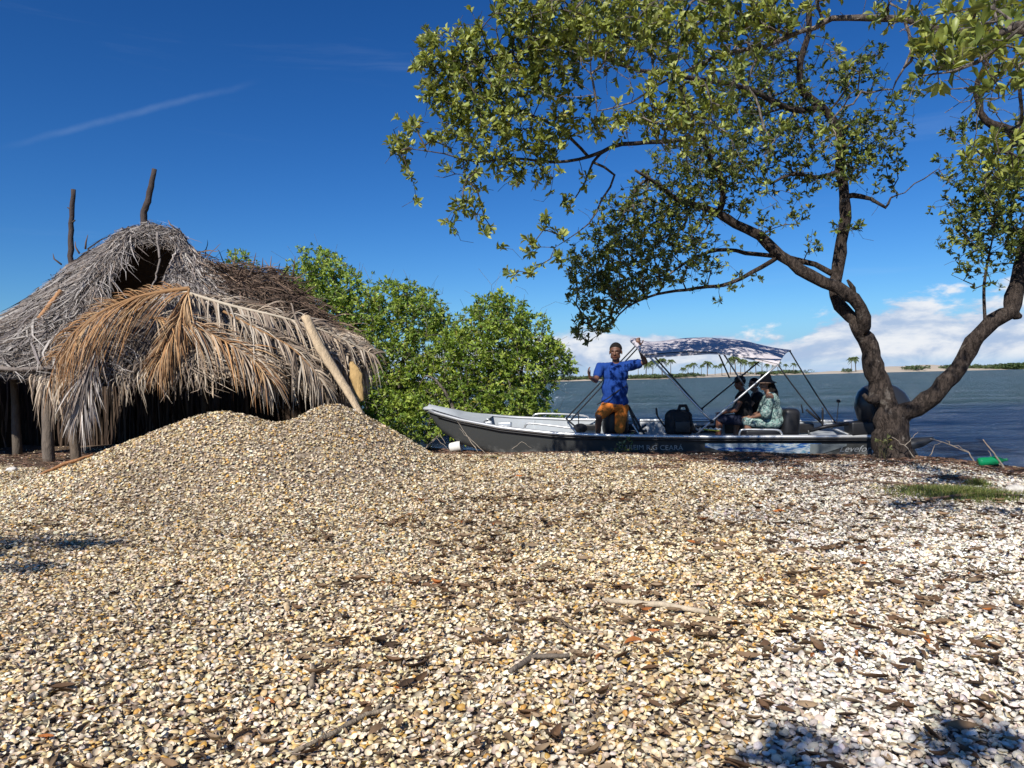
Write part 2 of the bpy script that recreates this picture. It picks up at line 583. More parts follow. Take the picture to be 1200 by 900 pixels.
def build_ground():
    xs = np.concatenate([np.linspace(-400, -60, 10)[:-1], np.linspace(-60, -12, 25)[:-1], np.arange(-12, 12, 0.09), np.linspace(12, 60, 25), np.linspace(60, 400, 10)[1:]])
    ys = np.concatenate([np.linspace(-300, -30, 9)[:-1], np.linspace(-30, 0, 20)[:-1], np.arange(0, 19, 0.09), np.linspace(19, 45, 20)])
    X, Y = np.meshgrid(xs, ys, indexing='ij')
    Z = ground(X, Y)
    mb = MB(); mb.grid(np.stack([X, Y, Z], -1))
    m, t, b = new_mat('broken_shell_ground')
    geo = nd(t, 'ShaderNodeNewGeometry')
    v = nd(t, 'ShaderNodeTexVoronoi'); v.inputs['Scale'].default_value = 34.0
    lk(t, geo.outputs['Position'], v.inputs['Vector'])
    sp = nd(t, 'ShaderNodeSeparateColor'); lk(t, v.outputs['Color'], sp.inputs[0])
    cc = ramp(t, sp.outputs[0], [(0.0, (0.05, 0.035, 0.025)), (0.3, (0.14, 0.10, 0.065)), (0.6, (0.24, 0.18, 0.115)), (0.85, (0.34, 0.28, 0.21)), (1.0, (0.13, 0.10, 0.08))])
    nz = noise_tex(t, geo.outputs['Position'], 1.1, 5.0)
    brown = ramp(t, nz, [(0.3, (0.05, 0.032, 0.02)), (0.7, (0.16, 0.105, 0.065))])
    sx = nd(t, 'ShaderNodeSeparateXYZ'); lk(t, geo.outputs['Position'], sx.inputs[0])
    under = mth(t, 'SUBTRACT', 1.0, smooth(t, sx.outputs[2], -0.02, 0.10))
    hut = mth(t, 'MULTIPLY', smooth(t, sx.outputs[1], 10.4, 11.0), mth(t, 'SUBTRACT', 1.0, smooth(t, sx.outputs[0], -2.6, -1.6)))
    fac = mth(t, 'MAXIMUM', under, hut)
    c1 = mixc(t, fac, cc, brown)
    lk(t, c1, b.inputs['Base Color']); b.inputs['Roughness'].default_value = 0.9
    bn = nd(t, 'ShaderNodeBump'); bn.inputs['Strength'].default_value = 0.8; bn.inputs['Distance'].default_value = 0.012; bn.invert = True
    lk(t, v.outputs['Distance'], bn.inputs['Height']); lk(t, bn.outputs[0], b.inputs['Normal'])
    o = mb.build('ground', m)
    tag(o, kind='structure')


build_ground()


# ------------------------------------------------------------------ water
def build_water():
    rows = np.concatenate([np.linspace(3, 60, 60), np.geomspace(62, 7000, 40)])
    G = np.zeros((len(rows), 41, 3))
    for i, y in enumerate(rows):
        G[i, :, 0] = np.linspace(-1, 1, 41) * (60 + y * 1.6)
        G[i, :, 1] = y
    mb = MB(); mb.grid(G)
    m, t, b = new_mat('lagoon_water')
    geo = nd(t, 'ShaderNodeNewGeometry')
    pos = geo.outputs['Position']
    sp = nd(t, 'ShaderNodeSeparateXYZ'); lk(t, pos, sp.inputs[0])
    nz = noise_tex(t, pos, 0.06, 3.0)
    # clear deep channel near the bank, silty shallow lagoon beyond
    dist = mth(t, 'ADD', sp.outputs[1], mth(t, 'MULTIPLY_ADD', nz, 16.0, -8.0))
    silty = smooth(t, dist, 21.0, 34.0)
    far = smooth(t, sp.outputs[1], 60.0, 220.0)
    c = mixc(t, silty, (0.012, 0.052, 0.145), (0.062, 0.120, 0.145))
    c = mixc(t, far, c, (0.072, 0.118, 0.132))
    gm = nd(t, 'ShaderNodeMapping'); gm.inputs['Scale'].default_value = (0.16, 0.30, 1.0); lk(t, pos, gm.inputs['Vector'])
    gust = noise_tex(t, gm.outputs[0], 1.0, 10.0, 0.74, 0.5)
    gust = mth(t, 'MULTIPLY_ADD', smooth(t, gust, 0.34, 0.66), 1.7, 0.20)
    mp = nd(t, 'ShaderNodeMapping'); mp.inputs['Scale'].default_value = (0.55, 1.6, 1.0)
    mp.inputs['Rotation'].default_value = (0, 0, R(8))
    lk(t, pos, mp.inputs['Vector'])
    w1 = noise_tex(t, mp.outputs[0], 2.0, 6.0, 0.68, 0.6)
    w2 = noise_tex(t, mp.outputs[0], 0.60, 5.0, 0.6, 0.3)
    h = mth(t, 'ADD', mth(t, 'MULTIPLY', w1, 0.75), w2)
    bn = nd(t, 'ShaderNodeBump'); bn.inputs['Strength'].default_value = 1.0; bn.inputs['Distance'].default_value = 1.1
    lk(t, h, bn.inputs['Height'])
    # wind-roughened water: the silty body plus a broad reflection of the sky
    df = nd(t, 'ShaderNodeBsdfDiffuse'); lk(t, c, df.inputs['Color']); lk(t, bn.outputs[0], df.inputs['Normal'])
    gl = nd(t, 'ShaderNodeBsdfGlossy'); gl.inputs['Roughness'].default_value = 0.10; lk(t, bn.outputs[0], gl.inputs['Normal'])
    gl.inputs['Color'].default_value = (0.85, 0.92, 1.0, 1)
    fr = nd(t, 'ShaderNodeFresnel'); fr.inputs['IOR'].default_value = 1.33; lk(t, bn.outputs[0], fr.inputs['Normal'])
    fac = mth(t, 'MULTIPLY', mth(t, 'MULTIPLY_ADD', fr.outputs[0], 0.62, 0.03), gust, clamp=True)
    ms = nd(t, 'ShaderNodeMixShader'); lk(t, fac, ms.inputs[0]); lk(t, df.outputs[0], ms.inputs[1]); lk(t, gl.outputs[0], ms.inputs[2])
    lk(t, ms.outputs[0], t.nodes['Material Output'].inputs[0])
    tag(mb.build('water', m), kind='structure')


build_water()


# ------------------------------------------------------------------ far shore
def shoreline_y(px):          # distance of the far bank along the view
    return np.interp(px, [-400, 300, 640, 780, 900, 1000, 1100, 1200, 1400, 1900], [230, 235, 240, 268, 400, 540, 640, 700, 760, 800])


def build_far():
    pxs = np.linspace(-300, 1800, 420)
    prof = [(0.0, -0.3), (0.01, 0.2), (0.03, 0.6), (0.06, 0.9), (0.12, 1.1), (0.25, 1.4), (0.5, 1.0), (0.9, 0.4)]
    G = np.zeros((len(prof), len(pxs), 3))
    for j, px in enumerate(pxs):
        Y0 = shoreline_y(px)
        dune = 0.0
        if px > 1000: dune = 2.6 * math.exp(-((px - 1075) / 60) ** 2) + 1.6 * math.exp(-((px - 1180) / 80) ** 2)
        hh = 1.0 + 0.35 * math.sin(px * 0.031) + 0.2 * math.sin(px * 0.11 + 1)
        for i, (u, z) in enumerate(prof):
            Y = Y0 * (1 + u)
            p = W(px, 440, Y)
            G[i, j] = (p.x, Y, z * hh * (Y0 / 330) + (dune * min(1, u * 9) if z > 0 else 0))
    mb = MB(); mb.grid(G)
    tag(mb.build('far_sandbank', mat('far_pale_sand', (0.46, 0.39, 0.30), 0.95, var=0.12, vscale=0.05)), kind='structure')
    # low scrub on the bank: clumps of many small faces
    V = []; N = 0
    pos = []; siz = []
    r2 = np.random.default_rng(5)
    for k in range(1500):
        px = r2.uniform(600, 1010) if k % 4 else r2.uniform(1000, 1240)
        dens = 0.5 + 0.5 * math.sin(px * 0.05) + 0.4 * math.sin(px * 0.017 + 2)
        if px > 1000: dens = 1.0 if 1060 < px < 1085 or px > 1105 else -1
        if r2.random() > dens * 0.9: continue
        Y = shoreline_y(px) * r2.uniform(1.012, 1.06)
        p = W(px, 440, Y)
        s = r2.uniform(0.5, 1.3) * Y / 300
        pos.append((p.x, Y, 0.7 * Y / 300 + s * 0.35 + (1.0 if px > 1000 else 0))); siz.append(s)
    pos = np.array(pos); siz = np.array(siz)
    K = 26
    base = np.repeat(pos, K, 0); sz = np.repeat(siz, K)
    d = unit(r2.normal(size=(len(base), 3))) * (r2.random(len(base))[:, None] ** 0.4)
    d[:, 0] *= 2.2; d[:, 2] *= 0.8
    T = base + d * sz[:, None]
    tri = np.array([[-0.5, -0.3, 0], [0.5, -0.3, 0.1], [0.4, 0.3, 0.2], [-0.4, 0.3, 0]]) * 0.62
    A = r2.uniform(0, 6.28, len(T)); B = r2.uniform(-1.2, 1.2, len(T))
    Rm = (rotz(A) @ rotx(B)) * sz[:, None, None]
    g = r2.uniform(0.5, 1.3, len(T))[:, None]
    C = np.array([[0.085, 0.12, 0.045]]) * g + r2.uniform(0, 0.02, (len(T), 3))
    m = MB(); m.add(*instances(tri, [[(0, 1, 2, 3)]], Rm, T, C))
    o = m.build('shore_scrub', M['foliage_far'])
    tag(o, 'low green scrub along the far sandbank', 'scrub', kind='stuff')
    # wooded rise at the far right
    xs = np.linspace(1095, 1500, 90); Gh = []
    pos = []; siz = []
    for k in range(2600):
        px = r2.uniform(1100, 1500)
        Y = r2.uniform(690, 760)
        topz = 1.5 + 8.5 * sstep((px - 1100) / 220.0)
        z = topz * (r2.random() ** 0.6)
        p = W(px, 440, Y)
        pos.append((p.x, Y, z)); siz.append(r2.uniform(1.5, 2.8))
    pos = np.array(pos); siz = np.array(siz); K = 22
    base = np.repeat(pos, K, 0); sz = np.repeat(siz, K)
    d = unit(r2.normal(size=(len(base), 3)))
    T = base + d * sz[:, None] * np.array([1.3, 1, 0.7])
    A = r2.uniform(0, 6.28, len(T)); B = r2.uniform(-1.2, 1.2, len(T))
    Rm = (rotz(A) @ rotx(B)) * sz[:, None, None]
    C = np.array([[0.075, 0.115, 0.04]]) * r2.uniform(0.5, 1.35, len(T))[:, None]
    m = MB(); m.add(*instances(tri, [[(0, 1, 2, 3)]], Rm, T, C))
    tag(m.build('far_woodland', M['foliage_far']), 'low green woodland on the rise across the water, far right', 'woodland', kind='stuff')


build_far()


# palms on the far bank
def palm_meshes(seed, Hh):
    r2 = np.random.default_rng(seed)
    t = MB()
    lean = r2.uniform(-0.5, 0.5)
    pts = [(lean * (k / 6) ** 2, 0, Hh * k / 6) for k in range(7)]
    t.tube(pts, np.linspace(0.20, 0.12, 7), 6, (0.16, 0.13, 0.10))
    topp = np.array(pts[-1])
    n = 22
    az = r2.uniform(0, 6.28, n); el = r2.uniform(-0.2, 1.25, n); L = r2.uniform(2.3, 3.1, n)
    K = 7
    u = np.linspace(0, 1, K)
    P = np.zeros((n, K, 3))
    hx = L[:, None] * u * np.cos(el)[:, None] * 1.0
    hz = L[:, None] * (np.sin(el)[:, None] * u - 0.62 * u ** 2 * 1.25)
    P[..., 0] = topp[0] + np.cos(az)[:, None] * hx
    P[..., 1] = topp[1] + np.sin(az)[:, None] * hx
    P[..., 2] = topp[2] + hz
    c = MB()
    # leaflets along each frond
    nl = 26
    uu = np.linspace(0.12, 1, nl)
    base = np.stack([np.stack([np.interp(uu, u, P[i, :, a]) for a in range(3)], -1) for i in range(n)])    # n,nl,3
    tan = unit(np.gradient(base, axis=1))
    side = unit(np.cross(tan, np.array([0, 0, 1.0])))
    for sgn in (-1, 1):
        tip = base + (side * sgn * 0.75 + tan * 0.45) * (0.75 * np.sin(math.pi * (0.15 + 0.8 * uu)))[None, :, None]
        tip[..., 2] -= 0.40 * np.sin(math.pi * (0.15 + 0.8 * uu))[None, :] + r2.uniform(0, 0.15, (n, nl))
        PP = np.stack([base, (base + tip) / 2 + np.array([0, 0, 0.05]), tip], 2).reshape(-1, 3, 3)
        wd_ = np.tile(np.array([0.10, 0.12, 0.03]), (len(PP), 1))
        S = np.repeat(tan.reshape(-1, 3)[:, None, :], 3, 1)
        cc = np.array([[0.075, 0.10, 0.035]]) * r2.uniform(0.6, 1.4, len(PP))[:, None]
        c.add(*ribbons(PP, wd_, S, cc))
    return t.mesh('palm_trunk'), c.mesh('palm_crown')


palm_kinds = [palm_meshes(s, h) for s, h in ((1, 6.2), (2, 7.4), (3, 5.2), (4, 6.8))]
palm_list = [  # px, height of the tree in pixels, word
    (663, 9), (748, 17), (757, 20), (765, 22), (776, 24), (786, 22), (800, 12), (806, 15), (813, 17), (822, 14), (829, 19), (838, 13), (846, 15),
    (856, 22), (862, 24), (868, 20), (873, 19), (879, 16), (886, 17), (893, 21), (899, 13), (905, 15), (912, 16), (921, 12), (930, 13),
    (998, 18), (1003, 19)]
names_ = ['short', 'squat', 'leaning', 'tall', 'tallest', 'broad']
for k, (px, hp) in enumerate(palm_list):
    Y = float(shoreline_y(px)) * (1.02 + 0.012 * (k % 3))
    km, kc = palm_kinds[k % 4]
    base_h = (6.2, 7.4, 5.2, 6.8)[k % 4] + 1.2
    s = hp * Y / FPX / base_h
    p = W(px, 440, Y)
    o = empty('palm_tree', (p.x, Y, 0.6 * Y / 300))
    o.scale = (s, s, s)
    o.rotation_euler.z = k * 1.7
    for nm, me, mt in (('trunk', km, M['bark']), ('crown', kc, M['foliage_far'])):
        c_ = bpy.data.objects.new(nm, me); COL.objects.link(c_)
        if not me.materials: me.materials.append(mt)
        c_.parent = o
    if px < 790 and px > 700: where = 'coconut palm %s in the clump seen beside the standing man\'s raised arm' % ['outermost left', 'second from left', 'middle', 'second from right', 'outermost right'][k - 1]
    elif px > 990: where = 'tallest far palm standing alone on bare sand beyond the trunk, %s of the pair' % ('left one' if px < 1000 else 'right one')
    elif px < 700: where = 'tiny far palm by itself right of the mangrove edge'
    else:
        o1 = ['first', 'second', 'third', 'fourth', 'fifth', 'sixth', 'seventh', 'eighth', 'ninth', 'tenth', 'eleventh', 'twelfth', 'thirteenth', 'fourteenth', 'fifteenth', 'sixteenth', 'seventeenth', 'eighteenth', 'nineteenth'][k - 6]
        where = 'far palm on the sandbank seen under the awning, %s from the left' % o1
    tag(o, where, 'palm tree', 'palm trees along the far sandbank')


# ------------------------------------------------------------------ shells
def shell_template(nr, rings):
    a = np.linspace(0, 2 * math.pi, nr, endpoint=False)
    rx = 0.5 * (1 - 0.10 * np.cos(a)); ry = 0.46
    rim = np.stack([np.cos(a) * rx * 1.0, np.sin(a) * ry * (1 - 0.15 * (np.cos(a) < 0) * np.abs(np.cos(a))), np.zeros(nr)], -1)
    apex = np.array([-0.24, 0, 0.26])
    V = [rim]; tcol = [np.full(nr, 0.92)]
    if rings == 2:
        mid = rim * 0.62 + apex * np.array([0.38, 0.38, 0]) + np.array([0, 0, 0.19])
        V.append(mid); tcol.append(np.full(nr, 1.06))
    V.append(apex[None]); tcol.append(np.array([0.86]))
    i = np.arange(nr); j = (i + 1) % nr
    F = []
    if rings == 2:
        F.append(np.stack([i, j, j + nr, i + nr], 1))
        F.append(np.stack([i + nr, j + nr, np.full(nr, 2 * nr)], 1))
    else:
        F.append(np.stack([i, j, np.full(nr, nr)], 1))
    return np.concatenate(V), F, np.concatenate(tcol)


def fbm(x, y, f, seed):
    r2 = np.random.default_rng(seed)
    z = np.zeros_like(x)
    for k in range(14):
        ff = f * r2.uniform(0.5, 2.5); a = r2.uniform(0, 6.28); p = r2.uniform(0, 6.28)
        z += np.sin(ff * (x * math.cos(a) + y * math.sin(a)) + p + 1.2 * np.sin(ff * 0.6 * (x * math.sin(a) - y * math.cos(a)) + p)) / 14
    return z * 2.2


PAL_Y = np.array([[0.58, 0.35, 0.10], [0.62, 0.44, 0.19], [0.55, 0.41, 0.23], [0.70, 0.58, 0.36], [0.74, 0.66, 0.50], [0.34, 0.25, 0.15], [0.80, 0.77, 0.70], [0.26, 0.20, 0.15]])
PRB_Y = np.array([0.09, 0.15, 0.19, 0.19, 0.14, 0.11, 0.06, 0.07])
PAL_W = np.array([[0.82, 0.77, 0.68], [0.77, 0.70, 0.58], [0.84, 0.81, 0.75], [0.70, 0.58, 0.42], [0.60, 0.48, 0.34], [0.46, 0.39, 0.33], [0.70, 0.57, 0.34], [0.32, 0.26, 0.22]])
PRB_W = np.array([0.27, 0.20, 0.20, 0.10, 0.07, 0.06, 0.05, 0.05])


def ground_normal(x, y):
    e = 0.04
    gx = (ground(x + e, y) - ground(x - e, y)) / (2 * e)
    gy = (ground(x, y + e) - ground(x, y - e)) / (2 * e)
    return unit(np.stack([-gx, -gy, np.ones_like(gx)], -1))


def whiteness(x, y):
    n = fbm(x, y, 2.2, 11) * 0.55
    # whiter shells to the right and in the corner near the camera
    w = sstep((x - 0.16 * y - 0.15 + n) / 1.9)
    w = np.maximum(w * 0.95, sstep((x - 0.75 + n * 0.4 + (y - 2.9) * -0.12) / 0.35) * sstep((3.75 - y + n * 0.6) / 0.5))
    w = np.maximum(w, 0.45 * sstep((y - 9.5) / 1.5) * sstep((x + 0.5) / 1.0))
    w = np.maximum(w, 0.17 + 0.25 * n)
    return w * (1 - 0.85 * (ground(x, y) > 0.42))


def build_shells():
    bands = [  # y0,y1,density,template,size factor
        (2.05, 3.6, 4300, shell_template(12, 2), 1.0),
        (3.6, 5.4, 3600, shell_template(9, 2), 1.0),
        (5.4, 7.6, 2700, shell_template(7, 1), 1.08),
        (7.6, 15.2, 2000, shell_template(6, 1), 1.18)]
    flat = MB(); heap = MB()
    for y0, y1, den, (tv, tf, tcl), sf in bands:
        w = 0.74 * y1 + 0.5
        N = int(den * 2 * w * (y1 - y0))
        x = rng.uniform(-w, w, N); y = rng.uniform(y0, y1, N)
        ok = (np.abs(x) < 0.74 * y + 0.45) & (y < shore(x) - 0.02)
        ok &= rng.random(N) > litter_mask(x, y) * 0.97
        x, y = x[ok], y[ok]; n = len(x)
        size = (0.0125 + 0.027 * rng.beta(2.0, 2.4, n)) * sf
        wh = whiteness(x, y)
        size *= np.where((wh > 0.5) & (y < 4), 1.10, 1.0)
        z = ground(x, y) + rng.uniform(-0.010, 0.024, n)
        nrm_ = ground_normal(x, y)
        A = rng.uniform(0, 6.28, n)
        tilt = np.abs(rng.normal(0, 0.62, n)); B = np.clip(tilt, 0, 1.45)
        flip = rng.random(n) < 0.42
        A2 = rng.uniform(0, 6.28, n)
        Rm = rotz(A2) @ rotx(B + np.where(flip, math.pi, 0)) @ rotz(A)
        # lean with the ground slope
        zc = nrm_; xc = unit(np.cross(np.array([0, 1.0, 0]), zc)); yc = np.cross(zc, xc)
        Gm = np.stack([xc, yc, zc], -1)
        asp = np.stack([size, size * rng.uniform(0.8, 1.08, n), size * rng.uniform(0.7, 1.25, n)], -1)
        Rm = (Gm @ Rm) * asp[:, None, :]
        T = np.stack([x, y, z], -1) + nrm_ * (np.where(flip, 0.008, 0.0))[:, None]
        iy = rng.choice(len(PAL_Y), n, p=PRB_Y / PRB_Y.sum()); iw = rng.choice(len(PAL_W), n, p=PRB_W / PRB_W.sum())
        usew = rng.random(n) < wh
        C = np.where(usew[:, None], PAL_W[iw], PAL_Y[iy])
        # the hollow inside of a valve is whiter, some with a violet or grey stain
        inside = np.where(rng.random(n)[:, None] < 0.25, np.array([0.42, 0.38, 0.38]), np.array([0.78, 0.72, 0.62]))
        C = np.where(flip[:, None], inside * 0.65 + C * 0.35, C)
        C = C * rng.uniform(0.66, 1.16, n)[:, None] * (1 + rng.normal(0, 0.03, (n, 3)))
        C = C * np.where((wh > 0.5)[:, None], np.array([1.03, 1.01, 0.98]), np.array([1.06, 1.0, 0.88])) * (1.02 + 0.18 * fbm(x, y, 1.3, 77))[:, None]; C = np.clip(C, 0.02, 0.86)
        hp = (ground(x, y) - 0.24 - 0.10 * sstep((-x - 4.5) / 2.0) * sstep((y - 8.5) / 2)) > 0.10
        for sel, mb in ((~hp, flat), (hp, heap)):
            if sel.any():
                mb.add(*instances(tv, tf, Rm[sel], T[sel], C[sel], tcl))
    o = flat.build('shell_litter', M['shell'])
    tag(o, 'cream, yellow and white clam shells covering the beach', 'shells', kind='stuff')
    o = heap.build('shell_heap', M['shell'])
    tag(o, 'heap of yellowish clam shells with two rounded tops before the hut', 'shell heap', kind='stuff')


build_shells()


# ------------------------------------------------------------------ litter
def leaf_tpl(curl):
    V = []
    prof = [(-0.5, 0.02), (-0.3, 0.11), (0.0, 0.17), (0.28, 0.12), (0.5, 0.01)]
    for u, w in prof:
        zc = curl * (u * u) * 0.9
        V += [(u, -w, zc + 0.75 * w), (u, 0.02 * math.sin(u * 5), zc - 0.02), (u, w * 0.85, zc + 0.55 * w + curl * 0.08)]
    F = []
    for k in range(4):
        for s in (0, 1):
            a = k * 3 + s
            F.append((a, a + 1, a + 4, a + 3))
    return np.array(V, float), [np.array(F)]


def build_litter():
    mb = MB()
    N = 15000
    x = rng.uniform(-5.5, 7.5, N); y = 2.1 + 9.3 * rng.random(N) ** 1.25
    dens = 0.32 + 0.55 * fbm(x, y, 1.6, 21) + 0.35 * fbm(x, y, 5.0, 22)
    dens += 0.38 * sstep((x + 0.4) / 1.6) * sstep((5.2 - y) / 1.5)
    dens -= 0.25 * sstep((-x - 0.5) / 1.5)
    ok = (rng.random(N) < dens) & (np.abs(x) < 0.74 * y + 0.3) & (y < shore(x) - 0.3) & (ground(x, y) < 0.4)
    x, y = x[ok], y[ok]
    # strings of leaves caught in low lines
    for k in range(125):
        cx = rng.uniform(-1.2, 4.6); cy = rng.uniform(2.5, 7.5); a = rng.normal(-0.15, 0.25)
        q = rng.normal(0, 0.28, 14); r_ = rng.normal(0, 0.035, 14)
        x = np.concatenate([x, cx + q * math.cos(a) - r_ * math.sin(a)]); y = np.concatenate([y, cy + q * math.sin(a) + r_ * math.cos(a)])
    n = len(x)
    C0 = np.array([[0.13, 0.075, 0.042], [0.20, 0.135, 0.08], [0.28, 0.20, 0.125], [0.07, 0.045, 0.03], [0.36, 0.125, 0.035], [0.24, 0.155, 0.09]])
    C = C0[rng.choice(6, n, p=[0.28, 0.25, 0.2, 0.14, 0.02, 0.11])] * rng.uniform(0.7, 1.2, n)[:, None]
    for curl in (0.35, -0.5, 0.9):
        tv, tf = leaf_tpl(curl)
        sel = rng.integers(0, 3, n) == {0.35: 0, -0.5: 1, 0.9: 2}[curl]
        m_ = sel.sum()
        s = 0.025 + 0.085 * rng.random(m_) ** 1.6
        Rm = rotz(rng.uniform(0, 6.28, m_)) @ rotx(rng.normal(0, 0.6, m_)) @ rotz(np.zeros(m_))
        Rm = Rm * s[:, None, None]
        T = np.stack([x[sel], y[sel], ground(x[sel], y[sel]) + 0.024 + rng.uniform(0, 0.012, m_)], -1)
        mb.add(*instances(tv, tf, Rm, T, C[sel]))
    tag(mb.build('dead_leaves', M['litter']), 'dry brown and orange leaves scattered over the shells', 'dead leaves', kind='stuff')
    # short twig bits
    mb = MB()
    N = 900
    x = rng.uniform(-3.5, 5.5, N); y = 2.2 + 7 * rng.random(N) ** 1.2
    ok = (np.abs(x) < 0.72 * y + 0.2) & (rng.random(N) < 0.35 + 0.5 * fbm(x, y, 1.8, 31)) & (ground(x, y) < 0.4)
    for xx, yy in zip(x[ok], y[ok]):
        a = rng.uniform(0, 6.28); L = rng.uniform(0.04, 0.20)
        pts = []
        for q in np.linspace(-0.5, 0.5, 4):
            X_ = xx + math.cos(a) * q * L + rng.normal(0, L * 0.03); Y_ = yy + math.sin(a) * q * L + rng.normal(0, L * 0.03)
            pts.append((X_, Y_, float(ground(X_, Y_)) + 0.022 + rng.uniform(0, 0.01)))
        cc = np.array([0.20, 0.155, 0.12]) * rng.uniform(0.5, 1.4)
        mb.tube(pts, rng.uniform(0.0015, 0.0045), 4, cc, cap=False)
    tag(mb.build('twig_litter', M['wood']), 'broken brown twigs strewn among the shells', 'twigs', kind='stuff')
    # wrack line of dry brown fibres by the water and patches inland
    N = 95000
    x = rng.uniform(-3.2, 8.5, N)
    sh = shore(x)
    d = np.abs(rng.normal(0.45, 0.70, N)) + 0.02
    pt = rng.random(N)
    inl = pt < 0.42
    d = np.where(inl, rng.uniform(0.6, 4.2, N), d)
    y = sh - d
    f = fbm(x, y * 2.4, 1.7, 41)
    keep = np.where(inl, rng.random(N) < np.clip((f - 0.02) * 2.0 * sstep((x - 1.0) / 1.5), 0, 1), rng.random(N) < np.clip(0.75 + f, 0.1, 1))
    # around the hut too
    xh = rng.uniform(-8.5, -2.0, 6000); yh = rng.uniform(8.0, 13.0, 6000)
    kh = rng.random(6000) < litter_mask(xh, yh)
    x = np.concatenate([x[keep], xh[kh]]); y = np.concatenate([y[keep], yh[kh]])
    n = len(x)
    a = rng.normal(0, 0.7, n); L = rng.uniform(0.04, 0.20, n)
    K = 4
    q = np.linspace(-0.5, 0.5, K)[None, :]
    bend = rng.normal(0, 0.25, n)[:, None]
    P = np.zeros((n, K, 3))
    P[..., 0] = x[:, None] + np.cos(a)[:, None] * q * L[:, None] - np.sin(a)[:, None] * bend * (q ** 2) * L[:, None]
    P[..., 1] = y[:, None] + np.sin(a)[:, None] * q * L[:, None] + np.cos(a)[:, None] * bend * (q ** 2) * L[:, None]
    P[..., 2] = ground(P[..., 0], P[..., 1]) + 0.018 + rng.uniform(0, 0.035, n)[:, None] * rng.random((n, K))
    S = unit(np.stack([-np.sin(a), np.cos(a), rng.normal(0, 0.9, n)], -1))
    wd_ = np.tile(np.array([0.5, 1, 1, 0.3]), (n, 1)) * rng.uniform(0.004, 0.013, n)[:, None]
    C = np.array([[0.15, 0.085, 0.055]]) * rng.uniform(0.35, 1.6, n)[:, None] + rng.uniform(0, 0.02, (n, 3))
    mb = MB(); mb.add(*ribbons(P, wd_, S, C))
    tag(mb.build('dry_seagrass', M['litter']), 'brown wrack line of dry seagrass and bark along the water edge', 'seagrass', kind='stuff')


build_litter()


def gz(x, y):
    return float(ground(x, y))


def on_ground(px, py):
    """where the view ray meets the ground"""
    d = c_rt * ((px - 600) / FPX) + c_up * ((450 - py) / FPX) + fwd
    t = 1.5
    while t < 40:
        p = CP + d * t
        if p.z < gz(p.x, p.y): break
        t += 0.02
    return CP + d * t


def stick(pxpts, rad, col, label, seed=0, knots=True, fork=None):
    pts = [on_ground(*p) for p in pxpts]
    pts = [Vector((p.x, p.y, gz(p.x, p.y) + 0.024 + rad * 0.8)) for p in pts]
    fine = []
    r2 = random.Random(seed)
    for a, b in zip(pts[:-1], pts[1:]):
        for k in range(4):
            p = a.lerp(b, k / 4)
            fine.append(p + Vector((r2.gauss(0, rad * .25), r2.gauss(0, rad * .25), r2.gauss(0, rad * .15))))
    fine.append(pts[-1])
    n = len(fine)
    rr = [rad * (0.62 + 0.38 * math.sin(math.pi * (0.15 + 0.75 * k / n))) * r2.uniform(0.85, 1.1) for k in range(n)]
    mb = MB()
    mb.tube([p for p in fine], rr, 8, col)
    if fork:
        i, vec = fork
        p = fine[min(i, n - 1)]
        mb.tube([p, p + Vector(vec) * 0.5 + Vector((0, 0, 0.01)), p + Vector(vec)], [rad * 0.6, rad * 0.5, rad * 0.3], 6, col)
    o = mb.build('stick', M['wood'])
    tag(o, label, 'stick', 'loose sticks on the shells')


stick([(706, 711), (760, 716), (830, 727)], 0.017, (0.52, 0.43, 0.31), 'long pale bare stick lying level in the middle of the shells', 1)
stick([(596, 797), (625, 780), (668, 778)], 0.013, (0.17, 0.14, 0.11), 'dark bent stick below and left of the long pale stick', 2, fork=(3, (0.05, 0.10, 0.01)))
stick([(344, 893), (385, 872), (430, 848), (462, 838)], 0.010, (0.26, 0.21, 0.15), 'thin curved stick at the bottom of the photo, left of middle', 3, fork=(9, (0.05, 0.12, 0.02)))
stick([(367, 788), (366, 815)], 0.011, (0.27, 0.21, 0.15), 'short upright-pointing stick left of the dark leaf cluster', 4)
stick([(648, 728), (668, 742), (688, 752)], 0.007, (0.20, 0.15, 0.11), 'thin dark twig just left of the long pale stick', 5)
stick([(436, 720), (470, 725)], 0.008, (0.22, 0.16, 0.11), 'small brown twig lying left of the picture centre', 6)
stick([(1085, 590), (1150, 583), (1198, 586)], 0.018, (0.20, 0.13, 0.09), 'brown stick behind the grass tuft near the green bottle', 7)
stick([(960, 575), (1010, 566), (1060, 572)], 0.012, (0.16, 0.11, 0.08), 'dark root-like stick in front of the tree foot', 8)


# ------------------------------------------------------------------ small objects on the beach
def lathe(mb, prof, n=24, M4=Matrix.Identity(4), col=(1, 1, 1)):
    a = np.linspace(0, 2 * math.pi, n, endpoint=False)
    G = np.zeros((len(prof), n, 3))
    for i, (r, z) in enumerate(prof):
        G[i, :, 0] = r * np.cos(a); G[i, :, 1] = r * np.sin(a); G[i, :, 2] = z
    m = np.array(M4)
    G = G @ m[:3, :3].T + m[:3, 3]
    mb.grid(G, col, closed=True)


